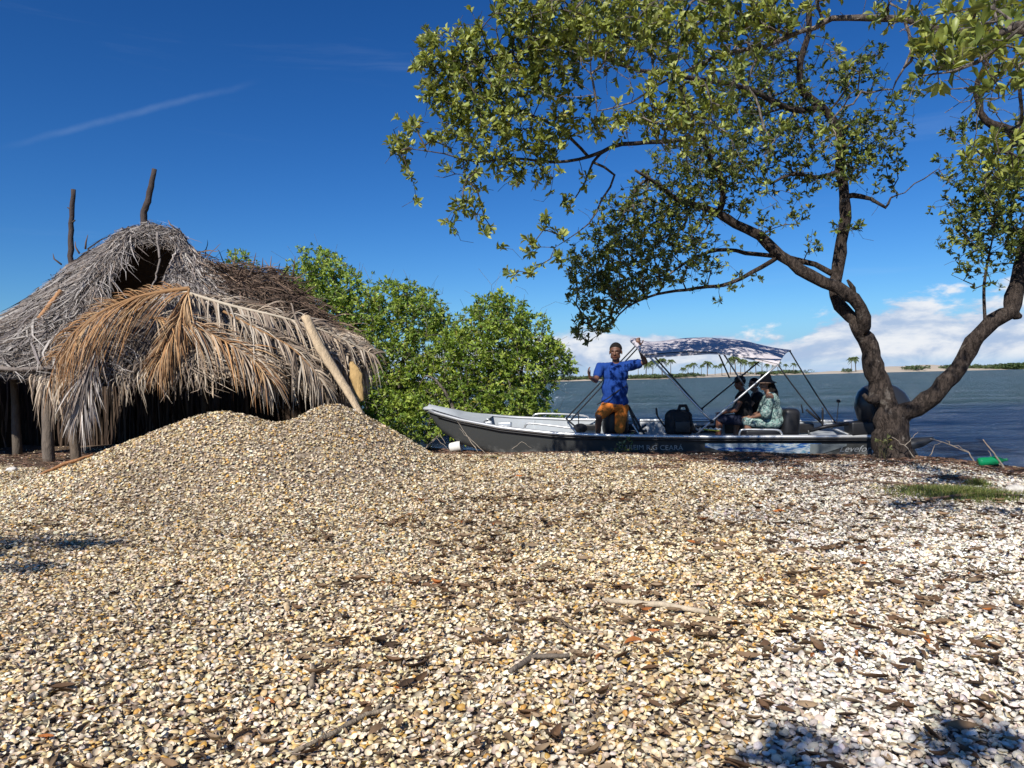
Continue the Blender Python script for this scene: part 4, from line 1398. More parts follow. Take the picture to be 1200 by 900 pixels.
# --- tree off the right edge whose limbs reach over the beach
def near_tree():
    r2 = np.random.default_rng(202)
    tr = Tree(202); tr.scale = 0.66
    base = Vector((6.2, 4.2, gz(6.2, 4.2) - 0.1))
    ids = tr.limb([base, (6.1, 4.2, 1.2), (5.7, 4.3, 2.3), (5.2, 4.6, 3.3), (4.7, 5.0, 3.9)], [0.24, 0.19, 0.17, 0.14, 0.10])
    e = ids[-1]
    tr.limb([tr.P[e], W(1200, 38, 5.9), W(1130, 40, 6.0), W(1095, 34, 6.1), W(1060, 22, 6.2), W(1010, 22, 6.3), W(975, 22, 6.4), W(955, 32, 6.5), W(925, 42, 6.6), W(895, 55, 6.7), W(860, 60, 6.8), W(810, 80, 6.9), W(770, 100, 7.0), W(740, 120, 7.1), W(700, 130, 7.2)],
            [0.085, 0.08, 0.07, 0.05, 0.042, 0.04, 0.036, 0.032, 0.03, 0.028, 0.025, 0.022, 0.018, 0.014, 0.01], start=e)
    q = tr.nearest(W(925, 42, 6.6))
    tr.limb([tr.P[q], W(850, 10, 6.8), W(780, -10, 7.0), W(700, -20, 7.3)], [0.025, 0.022, 0.016, 0.01], start=q)
    q = tr.nearest((5.2, 4.6, 3.3))
    tr.limb([tr.P[q], (4.2, 3.9, 3.6), W(1190, 30, 3.9), W(1150, 70, 3.7), W(1110, 85, 3.7)], [0.06, 0.04, 0.03, 0.018, 0.008], start=q)
    q = tr.nearest(W(1060, 22, 6.2))
    tr.limb([tr.P[q], W(1068, 60, 6.2), W(1050, 95, 6.3), W(1045, 110, 6.4)], [0.02, 0.018, 0.012, 0.006], start=q)
    q = tr.nearest((4.2, 3.9, 3.6))
    tr.limb([tr.P[q], (3.0, 2.6, 4.0), (2.0, 1.2, 4.0), (0.8, -0.9, 3.9), (-0.5, -1.5, 3.8)], [0.05, 0.045, 0.035, 0.025, 0.012], start=q)
    q = tr.nearest((5.7, 4.3, 2.3))
    tr.limb([tr.P[q], W(1235, 140, 5.6), W(1190, 170, 5.5), W(1150, 182, 5.5)], [0.05, 0.03, 0.016, 0.008], start=q)
    bl = [(1090, 62, 20, 3.7, .8), (1120, 55, 26, 3.7, .8), (1150, 60, 26, 3.7, .8), (1185, 62, 30, 3.7, .8), (1105, 78, 16, 3.7, .7), (1150, 35, 20, 3.9, .6), (1085, 50, 12, 3.7, .8),
          (1050, 10, 18, 5.8), (1100, 15, 24, 5.6), (1150, 12, 30, 5.2), (1190, 15, 30, 5.0), (1030, 6, 12, 6), (1180, 95, 20, 5.2, .6),
          (1150, 175, 18, 5.4), (1180, 185, 22, 5.4), (1165, 165, 14, 5.4), (1200, 200, 20, 5.4), (1190, 155, 16, 5.5, .6), (1200, 120, 16, 5.6, .5)]
    mid = [(740, 25, 34, 7.0, .9), (785, 25, 36, 6.9, .9), (830, 25, 34, 6.8, .9), (870, 20, 32, 6.7, .9), (905, 15, 28, 6.6, .8), (780, 112, 26, 6.9), (815, 125, 28, 6.9), (800, 150, 24, 6.9), (765, 140, 18, 7), (735, 130, 16, 7, .9), (720, 148, 14, 7.1),
           (830, 95, 26, 6.8, .8), (770, 80, 14, 6.9, .5), (700, 60, 24, 7.2, .7), (880, 150, 12, 6.7, .7), (975, 72, 9, 5.8), (990, 80, 8, 5.8), (985, 182, 8, 5.9), (965, 150, 10, 6.2, .7), (912, 148, 12, 6.4, .8), (900, 165, 9, 6.4), (865, 170, 10, 6.5, .8), (850, 15, 30, 6.8, .7), (810, 165, 14, 6.9, .7)]
    bl += [(1120, 30, 20, 4.2, .8), (1170, 90, 22, 4.2, .8), (1110, 95, 14, 4.0, .6), (1160, 12, 24, 4.6, .8), (1195, 90, 18, 4.2, .8)]
    mid += [(960, 5, 22, 6.4, .8), (920, 5, 24, 6.5, .8), (690, 20, 34, 7.2, .9), (650, 12, 30, 7.4, .9), (860, 60, 30, 6.8, .6), (750, 60, 16, 7.0, .5), (800, 60, 26, 6.9, .7), (845, 130, 24, 6.7, .6)]
    p1 = blob_points(bl, r2, 7.5, 0.3); p2 = blob_points(mid, r2, 8.5, 0.35)
    p3 = []
    for (cx, cy, cz, rr, n) in ((-0.80, -1.42, 3.85, 0.17, 24), (-0.22, -1.42, 3.9, 0.15, 22), (2.85, 3.15, 3.3, 0.25, 22), (4.8, 4.6, 4.4, 0.9, 110), (6.0, 4.0, 4.6, 1.3, 140), (4.0, 5.6, 5.4, 0.8, 60), (2.5, 6.5, 5.9, 0.8, 50), (0.8, 7.0, 6.0, 0.8, 40)):
        for _ in range(n):
            p3.append(np.array((cx, cy, cz)) + unit(r2.normal(size=3)) * rr * r2.random() ** 0.4 * np.array([1.2, 1.0, 0.6]))
    p3 = np.array(p3)
    allp = np.concatenate([p1, p2, p3])
    nb = 900
    src = allp[r2.integers(0, len(p1) + len(p2), nb)] + r2.normal(0, 0.11, (nb, 3)) - np.array([0, 0, 0.07])
    # twiggy tangle under the near leaves at the right edge
    tw = blob_points([(1150, 100, 30, 4.4, 1.6), (1185, 110, 26, 4.6, 1.6), (1120, 105, 18, 4.8, 1.2), (900, 50, 40, 6.5, .6), (660, 90, 30, 7.4, .8), (1060, 85, 18, 6, .6)], r2, 1.6)
    tr.grow(np.concatenate([allp, src, tw]), seg=0.09, jit=0.025)
    P, D = tip_dirs(tr, r2, 0.5)
    n1, n2, n3 = len(p1), len(p2), len(p3)
    cols = LEAF_COLS[[1, 3, 1, 0]]
    sets = [whorls(P[:n1], D[:n1], np.full(n1, 0.088), 8, cols, r2), whorls(P[n1:n1 + n2], D[n1:n1 + n2], np.full(n2, 0.085), 8, cols, r2),
            whorls(P[n1 + n2:n1 + n2 + n3], D[n1 + n2:n1 + n2 + n3], np.full(n3, 0.095), 8, cols, r2)]
    root = empty('overhanging_tree', base)
    tag(root, 'tree reaching in from the right edge with large bright leaves at the top', 'tree')
    finish_tree(tr, root, sets, bark_col((0.15, 0.125, 0.105), (0.28, 0.25, 0.22)))


near_tree()


def corner_tree():
    """stands outside the frame on the left; its boughs shade the shells at the left edge"""
    r2 = np.random.default_rng(303)
    tr = Tree(303)
    base = Vector((-8.6, 2.0, gz(-8.6, 2.0) - 0.1))
    tr.limb([base, (-8.3, 2.0, 1.8), (-7.5, 1.9, 3.2), (-6.5, 1.8, 3.9), (-5.6, 1.6, 4.1)], [0.22, 0.17, 0.12, 0.06, 0.02])
    pts = []
    for (cx, cy, cz, rr, n) in ((-6.3, 2.2, 3.85, 0.5, 75), (-5.65, 2.3, 3.9, 0.30, 34), (-5.25, 2.15, 3.9, 0.20, 30), (-5.3, 1.45, 3.9, 0.20, 26), (-6.0, 0.9, 3.95, 0.3, 40), (-6.2, 1.2, 4.0, 0.4, 20), (-7.4, 2.0, 4.3, 0.8, 90)):
        for _ in range(n):
            pts.append(np.array((cx, cy, cz)) + unit(r2.normal(size=3)) * rr * r2.random() ** 0.4 * np.array([1.3, 0.7, 0.5]))
    tr.grow(np.array(pts))
    P, D = tip_dirs(tr, r2)
    root = empty('corner_tree', base)
    tag(root, 'leafy tree past the left edge, shading the shells left of the heap', 'tree')
    finish_tree(tr, root, [whorls(P, D, np.full(len(P), 0.09), 8, LEAF_COLS, r2)], bark_col())


corner_tree()


def mangrove(seed, stems, blobs, dens, label, L=0.092, name='mangrove_bush', cols=None, Ysp=0.8):
    r2 = np.random.default_rng(seed)
    tr = Tree(seed)
    for pts, rads in stems:
        tr.limb([W(*p) for p in pts], rads, step=0.2)
    p = blob_points(blobs, r2, dens, Ysp)
    nb = len(p) // 8
    src = p[r2.integers(0, len(p), nb)] + r2.normal(0, 0.3, (nb, 3))
    tr.grow(np.concatenate([p, src]), seg=0.25, jit=0.05)
    P, D = tip_dirs(tr, r2, 0.6)
    n = len(p)
    cols = LEAF_COLS if cols is None else cols
    b = W(*stems[0][0][0])
    root = empty(name, (b.x, b.y, max(b.z, -0.3)))
    tag(root, label, 'bush' if name != 'palm_tree' else 'tree', 'mangrove bushes behind the bow')
    finish_tree(tr, root, [whorls(P[:n], D[:n], np.full(n, L), 9, cols, r2, 1.1)], bark_col((0.20, 0.18, 0.155), (0.26, 0.24, 0.20)))


MG = np.array([[0.19, 0.28, 0.040], [0.26, 0.36, 0.050], [0.12, 0.20, 0.03], [0.33, 0.41, 0.070]])
YM = 16.5
mangrove(11, [([(430, 520, YM + 1), (432, 460, YM + 1), (420, 400, YM + 1), (400, 350, YM + 1), (385, 310, YM + 1)], [0.10, 0.08, 0.06, 0.04, 0.02]),
              ([(470, 520, YM + .8), (468, 450, YM + .8), (478, 400, YM + .8), (490, 360, YM + .8)], [0.08, 0.06, 0.04, 0.02])],
         [(378, 312, 20, YM + 1, 1), (355, 325, 18, YM + 1, 1), (400, 335, 24, YM + 1, 1), (390, 365, 26, YM + 1, 1), (425, 370, 28, YM + 1, 1), (455, 355, 24, YM + 1, 1), (480, 350, 18, YM + 1, 1), (490, 375, 24, YM + .8, 1),
          (440, 400, 28, YM + .8, 1), (410, 400, 22, YM + .8, 1), (460, 430, 30, YM + .8, .9), (500, 410, 26, YM + .6, 1), (440, 455, 26, YM + .8, .9), (460, 480, 24, YM + .6, .8), (430, 490, 20, YM + .8, .8), (500, 345, 10, YM + .8, .8), (340, 335, 12, YM + 1, .8),
          (500, 445, 26, YM + .6, .7), (415, 440, 22, YM + .8, 1), (370, 350, 20, YM + 1, 1), (510, 370, 16, YM + .6, .9), (395, 420, 24, YM + 1.5, 1), (400, 460, 26, YM + 1.5, 1), (475, 455, 26, YM + .9, .9), (520, 385, 14, YM + .8, .8), (345, 350, 16, YM + 1.2, 1), (450, 500, 22, YM + .5, .9)],
         11.5, 'tall green mangrove bush directly right of the hut', cols=MG)
mangrove(12, [([(560, 515, YM - .5), (570, 470, YM - .5), (575, 420, YM - .5), (570, 380, YM - .5)], [0.09, 0.07, 0.05, 0.02]),
              ([(610, 510, YM - .6), (608, 460, YM - .6), (615, 410, YM - .6)], [0.07, 0.05, 0.02]),
              ([(540, 515, YM - 1), (528, 470, YM - 1), (510, 445, YM - 1), (498, 440, YM - 1)], [0.045, 0.035, 0.025, 0.012]),
              ([(550, 515, YM - 1), (545, 470, YM - 1), (540, 445, YM - 1)], [0.04, 0.03, 0.012])],
         [(575, 365, 20, YM - .6, 1), (560, 385, 24, YM - .6, 1), (598, 372, 22, YM - .6, 1), (620, 392, 24, YM - .6, 1), (590, 405, 30, YM - .6, 1), (550, 410, 24, YM - .6, 1), (635, 415, 22, YM - .6, 1), (655, 425, 16, YM - .6, 1), (668, 432, 8, YM - .6, .8),
          (610, 435, 30, YM - .6, 1), (575, 440, 28, YM - .6, 1), (640, 445, 14, YM - .6, .9), (600, 470, 28, YM - .6, 1), (625, 470, 18, YM - .6, 1), (560, 465, 22, YM - .6, .8), (535, 400, 16, YM - .6, .8), (570, 488, 24, YM - .9, 1), (620, 492, 18, YM - .9, 1), (600, 495, 20, YM - .9, .9), (650, 494, 10, YM - 1.2, .8), (648, 405, 10, YM - .6, .9), (585, 352, 10, YM - .6, 1), (540, 435, 22, YM - .2, .9), (530, 465, 20, YM - .2, .8), (555, 495, 18, YM - .8, .8)],
         10.5, 'rounded mangrove bush overhanging the water behind the bow', cols=MG)
mangrove(13, [([(530, 520, YM), (525, 480, YM), (520, 430, YM), (525, 400, YM)], [0.06, 0.05, 0.03, 0.015]),
              ([(500, 520, YM - .5), (506, 480, YM - .5), (515, 450, YM - .5)], [0.05, 0.03, 0.015])],
         [(525, 395, 16, YM, .6), (520, 425, 22, YM, .55), (530, 455, 22, YM, .45), (510, 470, 22, YM, .5), (535, 480, 20, YM, .6), (500, 495, 20, YM - .6, .9), (480, 500, 16, YM - .6, 1), (525, 500, 16, YM - .8, .7), (470, 478, 18, YM - .4, .8), (490, 470, 16, YM - .4, .6)],
         11.0, 'sparse mangrove bush with bare pale stems between two fuller bushes', cols=MG)
mangrove(14, [([(285, 420, 17.5), (284, 360, 17.5), (280, 320, 17.5), (272, 303, 17.5)], [0.06, 0.05, 0.03, 0.015])],
         [(268, 302, 8, 17.5, .8), (282, 303, 9, 17.5, .8), (292, 312, 10, 17.5, .8), (275, 318, 8, 17.5, .6), (300, 330, 14, 17.5, .6), (320, 345, 16, 17.5, .6)],
         7.0, 'tip of a green bush showing over the hut roof ridge', cols=MG)


# ------------------------------------------------------------------ palm hut
TH_GREY = np.array([[0.26, 0.235, 0.22], [0.36, 0.33, 0.305], [0.19, 0.165, 0.155], [0.29, 0.235, 0.195], [0.46, 0.42, 0.38], [0.12, 0.10, 0.09]])
TH_TAN = np.array([[0.36, 0.28, 0.20], [0.45, 0.37, 0.28], [0.27, 0.21, 0.16], [0.52, 0.45, 0.36], [0.20, 0.155, 0.12]])
TH_DARK = np.array([[0.09, 0.06, 0.045], [0.14, 0.095, 0.07], [0.20, 0.14, 0.10], [0.06, 0.045, 0.035]])
TH_ORANGE = np.array([[0.38, 0.21, 0.095], [0.30, 0.155, 0.07], [0.43, 0.28, 0.15], [0.22, 0.12, 0.06], [0.34, 0.23, 0.14]])


def build_hut():
    r2 = np.random.default_rng(404)
    root = empty('palm_hut', (W(200, 545, 12).x, 12.6, 0.25))
    tag(root, 'collapsing thatched palm hut with grey roof behind the shell heap', 'hut')
    # columns of the roof: ridge -> middle -> eave (px,py,Y)
    cols = [((50, 352, 13.9), (-25, 402, 13.2), (-110, 440, 12.6)),
            ((76, 326, 13.6), (22, 382, 12.6), (-55, 436, 11.8)),
            ((108, 300, 13.2), (60, 362, 12.0), (2, 438, 11.35)),
            ((145, 277, 12.9), (100, 352, 11.85), (50, 442, 11.1)),
            ((178, 270, 12.7), (140, 350, 11.7), (105, 448, 11.0)),
            ((212, 278, 12.7), (190, 352, 11.6), (165, 446, 10.95)),
            ((234, 300, 12.8), (232, 362, 11.6), (225, 438, 10.95)),
            ((268, 322, 12.9), (275, 368, 11.75), (285, 428, 11.0)),
            ((322, 330, 12.9), (330, 374, 11.9), (345, 420, 11.2)),
            ((365, 366, 12.9), (385, 394, 12.2), (405, 424, 11.6)),
            ((395, 388, 13.0), (420, 402, 12.5), (438, 416, 12.1))]
    ctl = np.array([[tuple(W(*p)) for p in c] for c in cols])          # 11,3,3
    nu = len(cols)

    def surf(u, v, lift=0.0):
        """u 0..1 along the ridge, v 0..1 ridge to eave -> points"""
        uu = np.clip(u, 0, 1) * (nu - 1)
        i = np.clip(uu.astype(int), 0, nu - 2); t = (uu - i)[:, None]
        t = t * t * (3 - 2 * t) * 0.4 + t * 0.6
        c = ctl[i] * (1 - t[..., None]) + ctl[i + 1] * t[..., None]      # n,3,3
        v = v[:, None]
        vm = np.clip(v, 0, 1.6)
        # quadratic through the three points
        a = c[:, 0]; b = c[:, 1]; d = c[:, 2]
        p = a * (2 * (vm - .5) * (vm - 1)) + b * (4 * vm * (1 - vm)) + d * (2 * vm * (vm - .5))
        over = np.clip(v - 1, 0, 2)
        # past the eave things hang straight down
        e = d + (d - b) * np.minimum(over, 0.15) * 1.2 + np.array([0, 0, -1.0]) * np.maximum(over - 0.05, 0) * 1.5
        p = np.where(v > 1, e, p)
        p[:, 2] += lift
        return p

    def hole(u, v):
        # the dark smoke opening beneath the peak
        return ((u - 0.418) / 0.088) ** 2 + ((v - 0.31) / 0.27) ** 2 < 1

    # under-roof: dark mat of old thatch, closed behind
    nuu, nvv = 66, 26
    U, V_ = np.meshgrid(np.linspace(0, 1, nuu), np.linspace(0, 1.0, nvv), indexing='ij')
    P = surf(U.ravel(), V_.ravel(), -0.07).reshape(nuu, nvv, 3)
    H = hole(U, V_)
    F = []
    for i in range(nuu - 1):
        for j in range(nvv - 1):
            if H[i, j] or H[i + 1, j + 1]: continue
            F.append((i * nvv + j, i * nvv + j + 1, (i + 1) * nvv + j + 1, (i + 1) * nvv + j))
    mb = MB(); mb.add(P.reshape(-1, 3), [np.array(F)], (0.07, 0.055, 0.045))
    # back slope
    G = np.zeros((nuu, 8, 3))
    ridge = surf(np.linspace(0, 1, nuu), np.zeros(nuu), -0.05)
    for j in range(8):
        t = j / 7
        G[:, j] = ridge + np.array([-0.35, 2.6, 0]) * t
        G[:, j, 2] = ridge[:, 2] * (1 - t) + 1.3 * t
    mb.add(G.reshape(-1, 3), [np.array([(i * 8 + j, (i + 1) * 8 + j, (i + 1) * 8 + j + 1, i * 8 + j + 1) for i in range(nuu - 1) for j in range(7)])], (0.07, 0.055, 0.045))
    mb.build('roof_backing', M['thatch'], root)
    # walls of hanging leaves: back and ends
    def wall(a, b, zt, zb, n, name, cols_, gap=0.0):
        a = np.array(a); b = np.array(b)
        t = r2.random(n)
        base = a + (b - a) * t[:, None]
        K = 5; q = np.linspace(0, 1, K)
        L = r2.uniform(0.5, 1.0, n) * (zt - zb)
        off = r2.uniform(0, 0.4, n) * (zt - zb)
        PP = np.zeros((n, K, 3))
        dirv = unit((b - a)[None])[0]
        nrm_ = np.array([-dirv[1], dirv[0], 0])
        sway = r2.normal(0, 0.10, n)[:, None] * q ** 2
        PP[..., :2] = (base[:, None, :] + dirv * (sway[..., None]) + nrm_ * (r2.normal(0, 0.05, n)[:, None] + r2.normal(0, 0.02, (n, K)))[..., None])[..., :2]
        PP[..., 2] = zt - off[:, None] - L[:, None] * q[None]
        S = unit(dirv[None] + 0.5 * r2.normal(size=(n, 3)) * np.array([1, 1, 0.2]))
        wd_ = np.array([[0.7, 1, 1, 0.8, 0.15]]) * r2.uniform(0.025, 0.06, n)[:, None]
        C = cols_[r2.integers(0, len(cols_), n)] * r2.uniform(0.3, 0.7, n)[:, None]  # strand tones cut down: the shade inside the hut is put into the colour
        m = MB(); m.add(*ribbons(PP, wd_, S, C))
        m.build(name, M['thatch'], root)
    xl = W(-120, 440, 12.6).x; xr = W(424, 440, 12.6).x
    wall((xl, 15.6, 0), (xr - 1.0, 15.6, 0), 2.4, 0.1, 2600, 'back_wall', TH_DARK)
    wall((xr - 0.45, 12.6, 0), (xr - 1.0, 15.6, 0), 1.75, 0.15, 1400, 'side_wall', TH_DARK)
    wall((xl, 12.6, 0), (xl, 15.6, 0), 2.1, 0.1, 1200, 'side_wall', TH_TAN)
    # solid sheets added inside the walls only to keep daylight out
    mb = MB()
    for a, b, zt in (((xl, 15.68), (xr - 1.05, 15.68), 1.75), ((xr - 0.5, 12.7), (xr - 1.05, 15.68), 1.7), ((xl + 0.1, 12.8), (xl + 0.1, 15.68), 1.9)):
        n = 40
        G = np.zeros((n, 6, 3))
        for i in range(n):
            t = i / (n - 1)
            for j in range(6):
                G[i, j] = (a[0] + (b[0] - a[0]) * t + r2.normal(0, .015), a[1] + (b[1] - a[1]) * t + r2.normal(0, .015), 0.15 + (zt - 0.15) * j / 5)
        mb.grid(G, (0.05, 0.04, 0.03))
    mb.build('daylight_block', M['thatch'], root)

    # thatch strands
    def strands(n, urange, vstart, length, cols_, width, name, lift=(0.0, 0.10), skew=0.0, flare=0.05, vmax=1.25, kink=0.03, density=None, skip_hole=True, hang=0.0):
        u = r2.uniform(*urange, n); v = r2.uniform(*vstart, n)
        if density is not None:
            k = r2.random(n) < density(u, v); u, v = u[k], v[k]
        if skip_hole:
            k = ~hole(u, v + 0.05) & ~hole(u, v + 0.16); u, v = u[k], v[k]
        n = len(u)
        K = 6; q = np.linspace(0, 1, K)[None, :]
        L = r2.uniform(*length, n)[:, None]
        du = (skew + r2.normal(0, flare, n))[:, None]
        uu = u[:, None] + du * q ** 1.4 + r2.normal(0, kink * 0.25, (n, K)) * q
        vv = np.minimum(v[:, None] + L * q, vmax + r2.uniform(-0.12, 0.05, n)[:, None])
        if skip_hole:
            bad = hole(uu, vv + 0.03).any(1)
            uu = uu[~bad]; vv = vv[~bad]; n = len(uu)
        PP = surf(uu.ravel(), vv.ravel()).reshape(n, K, 3)
        lf = r2.uniform(*lift, n)[:, None] * (0.5 + q)
        nvec = np.array([0, -0.55, 0.83])
        PP = PP + lf[..., None] * nvec + r2.normal(0, kink * 0.5, (n, K, 3)) * (q[..., None] ** 1)
        if hang: PP[..., 2] -= hang * q ** 3 * r2.uniform(0.3, 1, n)[:, None]
        T = unit(np.gradient(PP, axis=1))
        S = unit(np.cross(T, nvec[None, None, :] + 0.55 * r2.normal(size=(n, 1, 3))))
        wd_ = np.array([[0.6, 1, 1, 0.9, 0.6, 0.1]]) * r2.uniform(*width, n)[:, None]
        C = cols_[r2.integers(0, len(cols_), n)] * r2.uniform(0.65, 1.25, n)[:, None]
        m = MB(); m.add(*ribbons(PP, wd_, S, C))
        return m

    # grey fine thatch of the left slope
    a = strands(12000, (0.0, 0.43), (-0.04, 0.75), (0.12, 0.42), TH_GREY, (0.007, 0.018), '', skew=-0.01, flare=0.055, lift=(0.0, 0.16), vmax=1.06, kink=0.06)
    b = strands(900, (0.0, 0.40), (-0.04, 0.75), (0.15, 0.45), TH_GREY * 0.9, (0.028, 0.050), '', skew=-0.01, flare=0.06, lift=(0.06, 0.20), vmax=1.06, kink=0.05)
    a.add(np.concatenate(b.V), [np.concatenate(f) for f in b.F.values()], np.concatenate(b.C))
    b = strands(2600, (0.30, 0.42), (-0.04, 0.35), (0.15, 0.4), TH_GREY, (0.008, 0.020), '', skew=-0.01, flare=0.05, lift=(0.05, 0.24), vmax=0.9, skip_hole=False,
                density=lambda u, v: (~hole(u, v + 0.08)).astype(float) * (u < 0.36))
    a.add(np.concatenate(b.V), [np.concatenate(f) for f in b.F.values()], np.concatenate(b.C))
    b = strands(1500, (0.36, 0.53), (-0.05, 0.02), (0.05, 0.16), TH_GREY, (0.008, 0.022), '', flare=0.04, lift=(0.02, 0.16), skip_hole=False)
    a.add(np.concatenate(b.V), [np.concatenate(f) for f in b.F.values()], np.concatenate(b.C))
    a.build('thatch', M['thatch'], root)
    # right slope: grey then tan leaves
    a = strands(2600, (0.50, 0.66), (-0.03, 0.45), (0.12, 0.40), TH_GREY, (0.010, 0.028), '', skew=0.03, flare=0.05, lift=(0.0, 0.14))
    b = strands(3400, (0.56, 1.0), (0.10, 0.8), (0.2, 0.5), TH_TAN, (0.014, 0.045), '', skew=0.06, flare=0.05, lift=(0.0, 0.12), vmax=1.2)
    a.add(np.concatenate(b.V), [np.concatenate(f) for f in b.F.values()], np.concatenate(b.C))
    a.build('thatch', M['thatch'], root)
    # dark brown untidy fronds thrown over the right of the ridge
    n = 2600
    u = r2.normal(0.77, 0.085, n); v = np.abs(r2.normal(0.12, 0.20, n))
    K = 6; q = np.linspace(0, 1, K)[None]
    st = surf(u, v) + np.array([0, -0.05, 0.06]) + r2.uniform(0, 0.22, n)[:, None] * np.array([0, -0.3, 1]) * np.exp(-((u - 0.77) / 0.09) ** 2)[:, None]
    dr = unit(np.stack([r2.normal(0.45, 0.75, n), r2.normal(-0.3, 0.35, n), r2.normal(-0.25, 0.30, n)], -1))
    L = r2.uniform(0.2, 0.75, n)
    PP = st[:, None] + dr[:, None] * (L[:, None] * q)[..., None]
    PP[..., 2] -= 0.45 * (L[:, None] * q) ** 2
    PP += r2.normal(0, 0.012, PP.shape) * q[..., None]
    S = unit(np.cross(dr, r2.normal(size=(n, 3))))
    wd_ = np.array([[0.7, 1, 1, 0.8, 0.6, 0.1]]) * r2.uniform(0.008, 0.022, n)[:, None]
    C = TH_DARK[r2.integers(0, 4, n)] * r2.uniform(0.6, 1.5, n)[:, None]
    m = MB(); m.add(*ribbons(PP, wd_, S, C)); m.build('brown_frond_tangle', M['thatch'], root)
    # spiky stalks sticking up from the roof
    for (x0, y0, x1, y1, Y) in ((292, 325, 300, 296, 12.8), (300, 326, 308, 302, 12.8), (312, 328, 318, 300, 12.7), (322, 330, 310, 305, 12.8), (343, 330, 346, 300, 12.7), (270, 318, 276, 298, 12.8), (330, 340, 360, 318, 12.6), (100, 292, 103, 275, 13.2), (93, 297, 88, 283, 13.2), (72, 310, 62, 297, 13.5), (205, 268, 197, 258, 12.7), (342, 362, 341, 352, 12.2), (285, 318, 265, 300, 12.8), (355, 345, 372, 334, 12.6)):
        a_ = W(x0, y0, Y); b_ = W(x1, y1, Y); m = MB()
        m.tube([a_, a_.lerp(b_, 0.5) + Vector((r2.normal(0, .02), 0, 0)), b_], [0.018, 0.014, 0.004], 5, tuple(TH_DARK[1] * r2.uniform(.7, 1.6)))
        m.build('leaf_stalk', M['thatch'], root)

    # fringe hanging from the eave
    def fringe(n, urange, dens, drop, cols_, width, out=(0.0, 0.18)):
        u = r2.uniform(*urange, n)
        kk = r2.random(n) < dens(u); u = u[kk]; n = len(u)
        K = 7; q = np.linspace(0, 1, K)[None]
        D = (r2.uniform(*drop, n) * (0.55 + 0.45 * r2.random(n)))[:, None]
        v0 = r2.uniform(0.80, 1.0, n)
        e = surf(u, v0)
        PP = np.repeat(e[:, None], K, 1)
        o_ = r2.uniform(*out, n)[:, None]
        PP[..., 1] -= o_ * np.sin(q * 2.2)
        PP[..., 0] += r2.normal(0, 0.09, n)[:, None] * q ** 1.3 + r2.normal(0, 0.008, (n, K))
        PP[..., 2] -= D * (q ** 1.25) - 0.05 * np.sin(q * 3)
        S = unit(np.stack([r2.normal(1, .5, n), r2.normal(0, .6, n), r2.normal(0, .15, n)], -1))
        wd_ = np.array([[0.7, 1, 1, 1, 0.85, 0.6, 0.12]]) * r2.uniform(*width, n)[:, None]
        C = cols_[r2.integers(0, len(cols_), n)] * r2.uniform(0.6, 1.2, n)[:, None]
        mm = MB(); mm.add(*ribbons(PP, wd_, S, C))
        return mm
    clump = lambda u: 0.35 + 0.65 * (np.sin(u * 61) * np.sin(u * 23 + 1) > -0.1)
    a = fringe(420, (0.34, 0.46), clump, (0.2, 0.6), TH_TAN * 1.1, (0.014, 0.030))
    e_ = fringe(420, (0.27, 0.36), clump, (0.35, 1.0), TH_TAN * 1.15, (0.014, 0.034))
    b = fringe(900, (0.45, 0.74), lambda u: 0.45 * clump(u), (0.15, 0.60), TH_TAN * 0.9, (0.012, 0.028))
    c_ = fringe(1500, (0.74, 0.98), lambda u: 0.9 * clump(u), (0.4, 0.95), TH_TAN, (0.014, 0.034), out=(-0.05, 0.15))
    d_ = fringe(120, (0.0, 0.2), clump, (0.15, 0.4), TH_TAN, (0.014, 0.03))
    for s_ in (b, c_, d_, e_):
        a.add(np.concatenate(s_.V), [np.concatenate(f) for f in s_.F.values()], np.concatenate(s_.C))
    a.build('eave_fringe', M['thatch'], root)

    # posts
    def post(pts, rads, col=(0.15, 0.115, 0.085), nm='post'):
        m = MB()
        P_ = [Vector(p) for p in pts]; f_ = []; rr = []
        for k in range(len(P_) - 1):
            for q in range(5):
                t = q / 5; f_.append(P_[k].lerp(P_[k + 1], t) + Vector((r2.normal(0, .006), r2.normal(0, .006), 0))); rr.append((rads[k] * (1 - t) + rads[k + 1] * t) * r2.uniform(.93, 1.07))
        f_.append(P_[-1]); rr.append(rads[-1])
        m.tube(f_, rr, 10, col); m.build(nm, M['wood'], root)
    def gp(px, Y):
        x = W(px, 500, Y).x
        return Vector((x, Y, gz(x, Y) - 0.15))
    post([gp(90, 11.25), W(85, 500, 11.2), W(78, 440, 11.3)], [0.085, 0.07, 0.055])
    post([gp(57, 11.6), W(55, 470, 11.6), W(52, 430, 11.7)], [0.09, 0.075, 0.06], (0.16, 0.13, 0.105))
    post([gp(402, 12.0), W(402, 430, 12.0), W(400, 405, 12.3)], [0.07, 0.06, 0.05])
    post([gp(240, 14.6), W(240, 430, 14.4), W(235, 380, 14.2)], [0.07, 0.06, 0.05], (0.1, 0.08, 0.06))
    post([gp(20, 13.2), W(15, 430, 13.2)], [0.08, 0.06], (0.12, 0.1, 0.08))
    # eave pole seen at the left
    post([W(-20, 430, 11.25), W(20, 433, 11.1), W(63, 431, 11.0)], [0.035, 0.035, 0.03], (0.20, 0.17, 0.15), 'eave_pole')
    post([W(150, 278, 12.6), W(215, 276, 12.6)], [0.03, 0.03], (0.15, 0.12, 0.1), 'ridge_pole')
    # twisted stem hanging in the opening
    post([W(184, 272, 12.3), W(187, 305, 12.2), W(183, 325, 12.2), W(175, 343, 12.1)], [0.02, 0.018, 0.015, 0.012], (0.24, 0.21, 0.19), 'hanging_stem')
